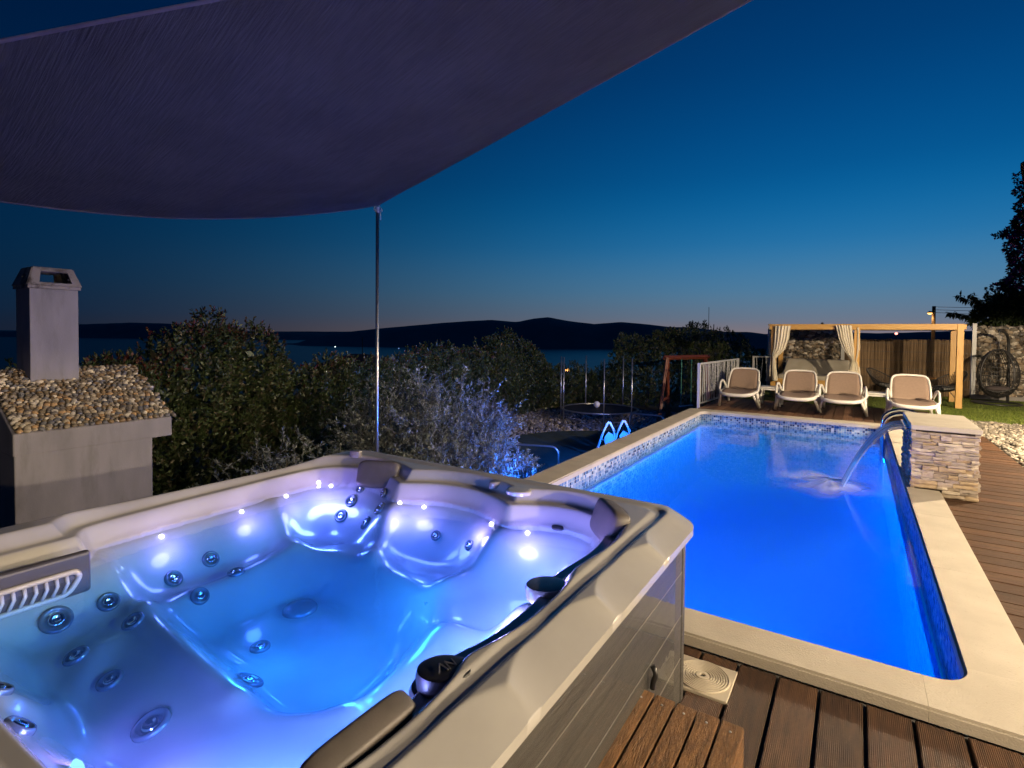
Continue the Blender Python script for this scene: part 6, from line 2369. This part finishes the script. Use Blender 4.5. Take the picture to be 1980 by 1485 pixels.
# ------------------------------------------------------------------ street lamp on a wooden pole, wires
d_ = 38.0
pt = Vector(AD(1806, 592, d_))
pl = empty('power_pole', (pt.x, pt.y, pt.z - 9))
tag(pl, 'dark power pole with a glowing orange street lamp behind the pergola', 'street lamp')
MB().tube([(pt.x, pt.y, pt.z - 9), (pt.x, pt.y, pt.z)], [0.16, 0.11], 10).build('pole', m_bark, pl, smooth=True)
lh = Vector(AD(1798, 605, d_))
MB().tube([(pt.x, pt.y, lh.z + 0.05), (lh.x - 0.05, lh.y, lh.z + 0.12)], 0.03, 6).build('arm', m_wire, pl)
MB().lathe([(0.14, 0.0), (0.17, 0.02), (0.10, 0.10), (0.02, 0.13)], (lh.x, lh.y, lh.z), 14).build('lamp_hood', m_wire, pl, smooth=True)
MB().lathe([(0.001, -0.13), (0.11, -0.08), (0.15, -0.005)], (lh.x, lh.y, lh.z), 14).build('lamp_bowl', emat('street_lamp_glow', (1.0, 0.48, 0.12), 4.0), pl, smooth=True)
lamp('street_lamp_light', (lh.x, lh.y, lh.z - 0.3), 40, (1.0, 0.55, 0.2), radius=0.15, parent=pl)
for k in range(3):
    a, b = Vector((pt.x, pt.y, pt.z - 0.05 - 0.2 * k)), Vector((pt.x + 16, pt.y - 8 + 2 * k, pt.z + 0.6 - 0.3 * k))
    MB().tube([a.lerp(b, t) + Vector((0, 0, -1.0 * 4 * t * (1 - t) * 0.5)) for t in np.linspace(0, 1, 12)], 0.014, 4).build('wire', m_black, pl)

# ------------------------------------------------------------------ houses and lights down the slope
def far_house(d, pl_, pr_, pe, pa, label, win=None):
    """hip-roofed house: photo columns of its sides, rows of eave and apex, distance"""
    a, b = Vector(AD(pl_, pe, d)), Vector(AD(pr_, pe, d))
    ap = Vector(AD((pl_ + pr_) / 2, pa, d + 4))
    zE_ = (a.z + b.z) / 2
    s = (b - a)
    s.z = 0
    wdt = s.length
    s.normalize()
    f = Vector((-s.y, s.x, 0))
    if f.dot(Vector(CF)) < 0:
        f = -f
    mid = (a + b) / 2
    zg = zE_ - 3.4
    e = empty('far_house', (mid.x, mid.y, zg - 3))
    tag(e, label, 'house')

    def P(u, v, z):
        q_ = mid + s * u + f * v
        return (q_.x, q_.y, z)
    hw2, dp = wdt / 2 - 0.4, 8.0
    w_ = MB()
    w_.add([P(-hw2, 0.4, zg - 3), P(hw2, 0.4, zg - 3), P(hw2, dp, zg - 3), P(-hw2, dp, zg - 3), P(-hw2, 0.4, zE_), P(hw2, 0.4, zE_), P(hw2, dp, zE_), P(-hw2, dp, zE_)],
           [(3, 2, 1, 0), (4, 5, 6, 7), (0, 1, 5, 4), (1, 2, 6, 5), (2, 3, 7, 6), (3, 0, 4, 7)])
    w_.build('wall', m_darkwall, e)
    r_ = MB()
    hw3 = wdt / 2
    r_.add([P(-hw3, 0, zE_), P(hw3, 0, zE_), P(hw3, dp + 0.4, zE_), P(-hw3, dp + 0.4, zE_), P(-0.6, dp / 2, ap.z), P(0.6, dp / 2, ap.z)],
           [(3, 2, 1, 0), (0, 1, 5, 4), (1, 2, 5), (2, 3, 4, 5), (3, 0, 4)])
    r_.build('roof', m_tile, e)
    MB().tube([P(0.3, dp / 2, ap.z - 0.1), P(0.3, dp / 2, ap.z + 1.2)], 0.03, 5).build('aerial', m_black, e)
    for (px, py, w2, h2, em) in (win or ()):
        c = Vector(AD(px, py, d))
        u = (c - mid).dot(s)
        q0, q1 = c.z - h2 / 2, c.z + h2 / 2
        wn_ = MB().add([P(u - w2 / 2, 0.37, q0), P(u + w2 / 2, 0.37, q0), P(u + w2 / 2, 0.37, q1), P(u - w2 / 2, 0.37, q1)], [(0, 1, 2, 3)])
        o = wn_.build('window', em, e)
    return e


m_litwin = emat('lit_window', (1.0, 0.85, 0.55), 1.6)
far_house(34, 580, 735, 716, 684, 'dark hip roofed house below the hedge with one lit window', [(627, 719, 0.22, 0.42, m_litwin)])

# pale building with rounded top and aerials
d_ = 60.0
a, b = Vector(AD(1338, 652, d_)), Vector(AD(1412, 652, d_))
mid = (a + b) / 2
s = (b - a)
s.z = 0
wdt = s.length
s.normalize()
f = Vector((-s.y, s.x, 0))
ztp = float(AD(1375, 639, d_)[2])
pb = empty('pale_building', (mid.x, mid.y, ztp - 9))
tag(pb, 'pale round cornered building with aerials behind the hedge', 'building')
prf = []
for k in range(17):
    t_ = k / 16
    prf.append((-wdt / 2 + wdt * t_, ztp - 0.9 * abs(2 * t_ - 1) ** 5))
bd = MB()
n2 = len(prf)
vs = [tuple(mid + s * u + f * 0 + Vector((0, 0, z - mid.z))) for u, z in prf] + [tuple(mid + s * u + f * 5 + Vector((0, 0, z - mid.z))) for u, z in prf]
vs += [tuple(mid + s * prf[0][0] + Vector((0, 0, ztp - 9 - mid.z))), tuple(mid + s * prf[-1][0] + Vector((0, 0, ztp - 9 - mid.z))), tuple(mid + s * prf[0][0] + f * 5 + Vector((0, 0, ztp - 9 - mid.z))), tuple(mid + s * prf[-1][0] + f * 5 + Vector((0, 0, ztp - 9 - mid.z)))]
fs = [tuple([2 * n2, 2 * n2 + 1] + list(range(n2 - 1, -1, -1))), tuple([2 * n2 + 3, 2 * n2 + 2] + list(range(n2, 2 * n2)))] + [(i, i + 1, n2 + i + 1, n2 + i) for i in range(n2 - 1)]
fs += [(0, n2, 2 * n2 + 2, 2 * n2), (n2 - 1, 2 * n2 + 1, 2 * n2 + 3, 2 * n2 - 1)]
bd.add(vs, fs).build('wall', m_palebldg, pb)
for u in (-1.25, -0.75):
    q0 = mid + s * u - f * 0.03 + Vector((0, 0, ztp - 1.55 - mid.z))
    MB().add([tuple(q0), tuple(q0 + s * 0.4), tuple(q0 + s * 0.4 + Vector((0, 0, 0.5))), tuple(q0 + Vector((0, 0, 0.5)))], [(0, 1, 2, 3)]).build('window', m_glassdark, pb)
for px, top in ((1370, 594), (1380, 627), (1362, 632), (1392, 632)):
    q0 = Vector(AD(px, 640, d_ + 1))
    MB().tube([(q0.x, q0.y, ztp - 0.1), (q0.x, q0.y, float(AD(px, top, d_ + 1)[2]))], 0.03 if top < 600 else 0.05, 5).build('aerial', m_wire, pb)


def town_lamp(px, py, d, label, col=(1.0, 0.42, 0.1), r_=0.16, s_=14):
    p = Vector(AD(px, py, d))
    e = empty('street_lamp', (p.x, p.y, p.z - 5))
    tag(e, label, 'street lamp')
    MB().tube([(p.x, p.y, p.z - 5), (p.x, p.y, p.z + r_)], 0.05, 6).build('pole', m_black, e)
    MB().lathe([(0.001, -r_), (r_ * 0.9, -r_ * 0.5), (r_, 0), (r_ * 0.8, r_ * 0.6), (0.001, r_)], (p.x, p.y, p.z), 10).build('lamp_globe', emat('town_lamp', col, s_), e, smooth=True)


town_lamp(1097, 716, 45, 'orange street lamp glowing through the dark hedge behind the trampoline')
town_lamp(1037, 690, 50, 'orange street lamp glowing over the hedge left of the trampoline', s_=10)
town_lamp(1733, 645, 90, 'reddish lamp glowing in the dark beyond the reed screen', (1.0, 0.25, 0.2), 0.22, 5)


def boat(px, py, col, s_, label):
    v = ray(px, py)
    p = EYE + v * ((SEA - EYE[2]) / v[2])
    x, y = float(p[0]), float(p[1])
    e = empty('boat', (x, y, SEA))
    tag(e, label, 'boat')
    sd_ = Vector((CR[0], CR[1], 0))
    hull = MB()
    pr = [(-6, 1.6), (-5.2, 0.2), (4.6, 0.2), (6.6, 2.0)]
    f2 = Vector((-sd_.y, sd_.x, 0))
    hull.add([tuple(Vector((x, y, SEA)) + sd_ * u + f2 * w_ + Vector((0, 0, z))) for w_ in (-1.5, 1.5) for u, z in pr], [(0, 1, 2, 3), (7, 6, 5, 4), (0, 3, 7, 4), (1, 5, 6, 2), (0, 4, 5, 1), (3, 2, 6, 7)])
    hull.build('hull', m_white, e)
    MB().box((x - 1.2, y - 1.0, SEA + 1.6), (x + 1.2, y + 1.0, SEA + 3.4)).build('cabin', emat('boat_cabin', col, s_), e)
    MB().tube([(x, y, SEA + 3.4), (x, y, SEA + 12)], 0.12, 5).build('mast', m_white, e)


boat(648, 672, (0.85, 0.95, 1.0), 6.0, 'small boat with a white light below the headland tip')
boat(771, 675, (0.25, 0.45, 1.0), 1.5, 'small boat with a dim blue light under the headland')

# small blue garden lamps under the outer edge of the coping
for k, y in enumerate((4.6, 6.6, 8.8)):
    o = empty('garden_lamp', (PX0 - 0.24, y, -0.16))
    tag(o, 'small blue lamp on the outer pool wall ' + ('near the low silver bush', 'facing the goal hoop on the turf', 'facing the garden slide')[k], 'lamp', 'blue lamps on the outer pool wall')
    MB().box((PX0 - 0.285, y - 0.05, -0.20), (PX0 - 0.241, y + 0.05, -0.12)).build('housing', m_black, o, bevel=0.004)
    MB().box((PX0 - 0.289, y - 0.04, -0.19), (PX0 - 0.2855, y + 0.04, -0.13)).build('lens', emat('garden_lamp_lens', (0.1, 0.3, 1.0), 5.0), o)
    lamp('garden_lamp_light', (PX0 - 0.30, y, -0.16), (60.0, 130.0, 130.0)[k], (0.015, 0.15, 1.0), parent=o, kind='AREA', direction=(-1, 0.15, -0.03), size=0.08)

# ------------------------------------------------------------------ house lamps (behind the photographer and to the right)
def wall_lamp(loc, power, label, aim=0.0, col=(1.0, 0.79, 0.53)):
    o = empty('wall_lamp', loc)
    tag(o, label, 'lamp')
    x, y, z = loc
    MB().box((x - 0.02, y - 0.06, z - 0.1), (x, y + 0.06, z + 0.1)).build('back_plate', m_black, o, bevel=0.005)
    MB().lathe([(0.09, 0.0), (0.10, 0.01), (0.03, 0.07), (0.001, 0.075)], (x - 0.14, y, z + 0.07), 20).build('hood', m_black, o, smooth=True)
    MB().tube([(x - 0.02, y, z + 0.1), (x - 0.14, y, z + 0.14)], 0.01, 6).build('arm', m_black, o)
    MB().lathe([(0.001, -0.055), (0.03, -0.045), (0.042, -0.01), (0.03, 0.03), (0.012, 0.05)], (x - 0.14, y, z), 16).build('bulb', emat('warm_bulb', col, 30.0), o, smooth=True)
    lamp('bulb_lamp', (x - 0.14, y, z - 0.08), power, col, radius=0.05, parent=o, kind='SPOT', direction=(0, 0, -1), spread=math.radians(178))
    return o


hw = empty('house', (3.7, 0, DECK))
tag(hw, 'pale rendered house wall along the terrace', 'house')
MB().box((3.7, -9, -0.11), (4.0, 9.3, 5.5)).build('wall', m_wall, hw)
wall_lamp((3.7, 0.3, 1.6), 850, 'hooded wall lamp lighting the hot tub deck', 0.15)
wall_lamp((3.7, 3.6, 2.5), 980, 'hooded wall lamp lighting the fountain pillar', 0.2)
wall_lamp((3.7, 9.1, 2.2), 1900, 'hooded wall lamp lighting the lawn and pergola', 0.7)
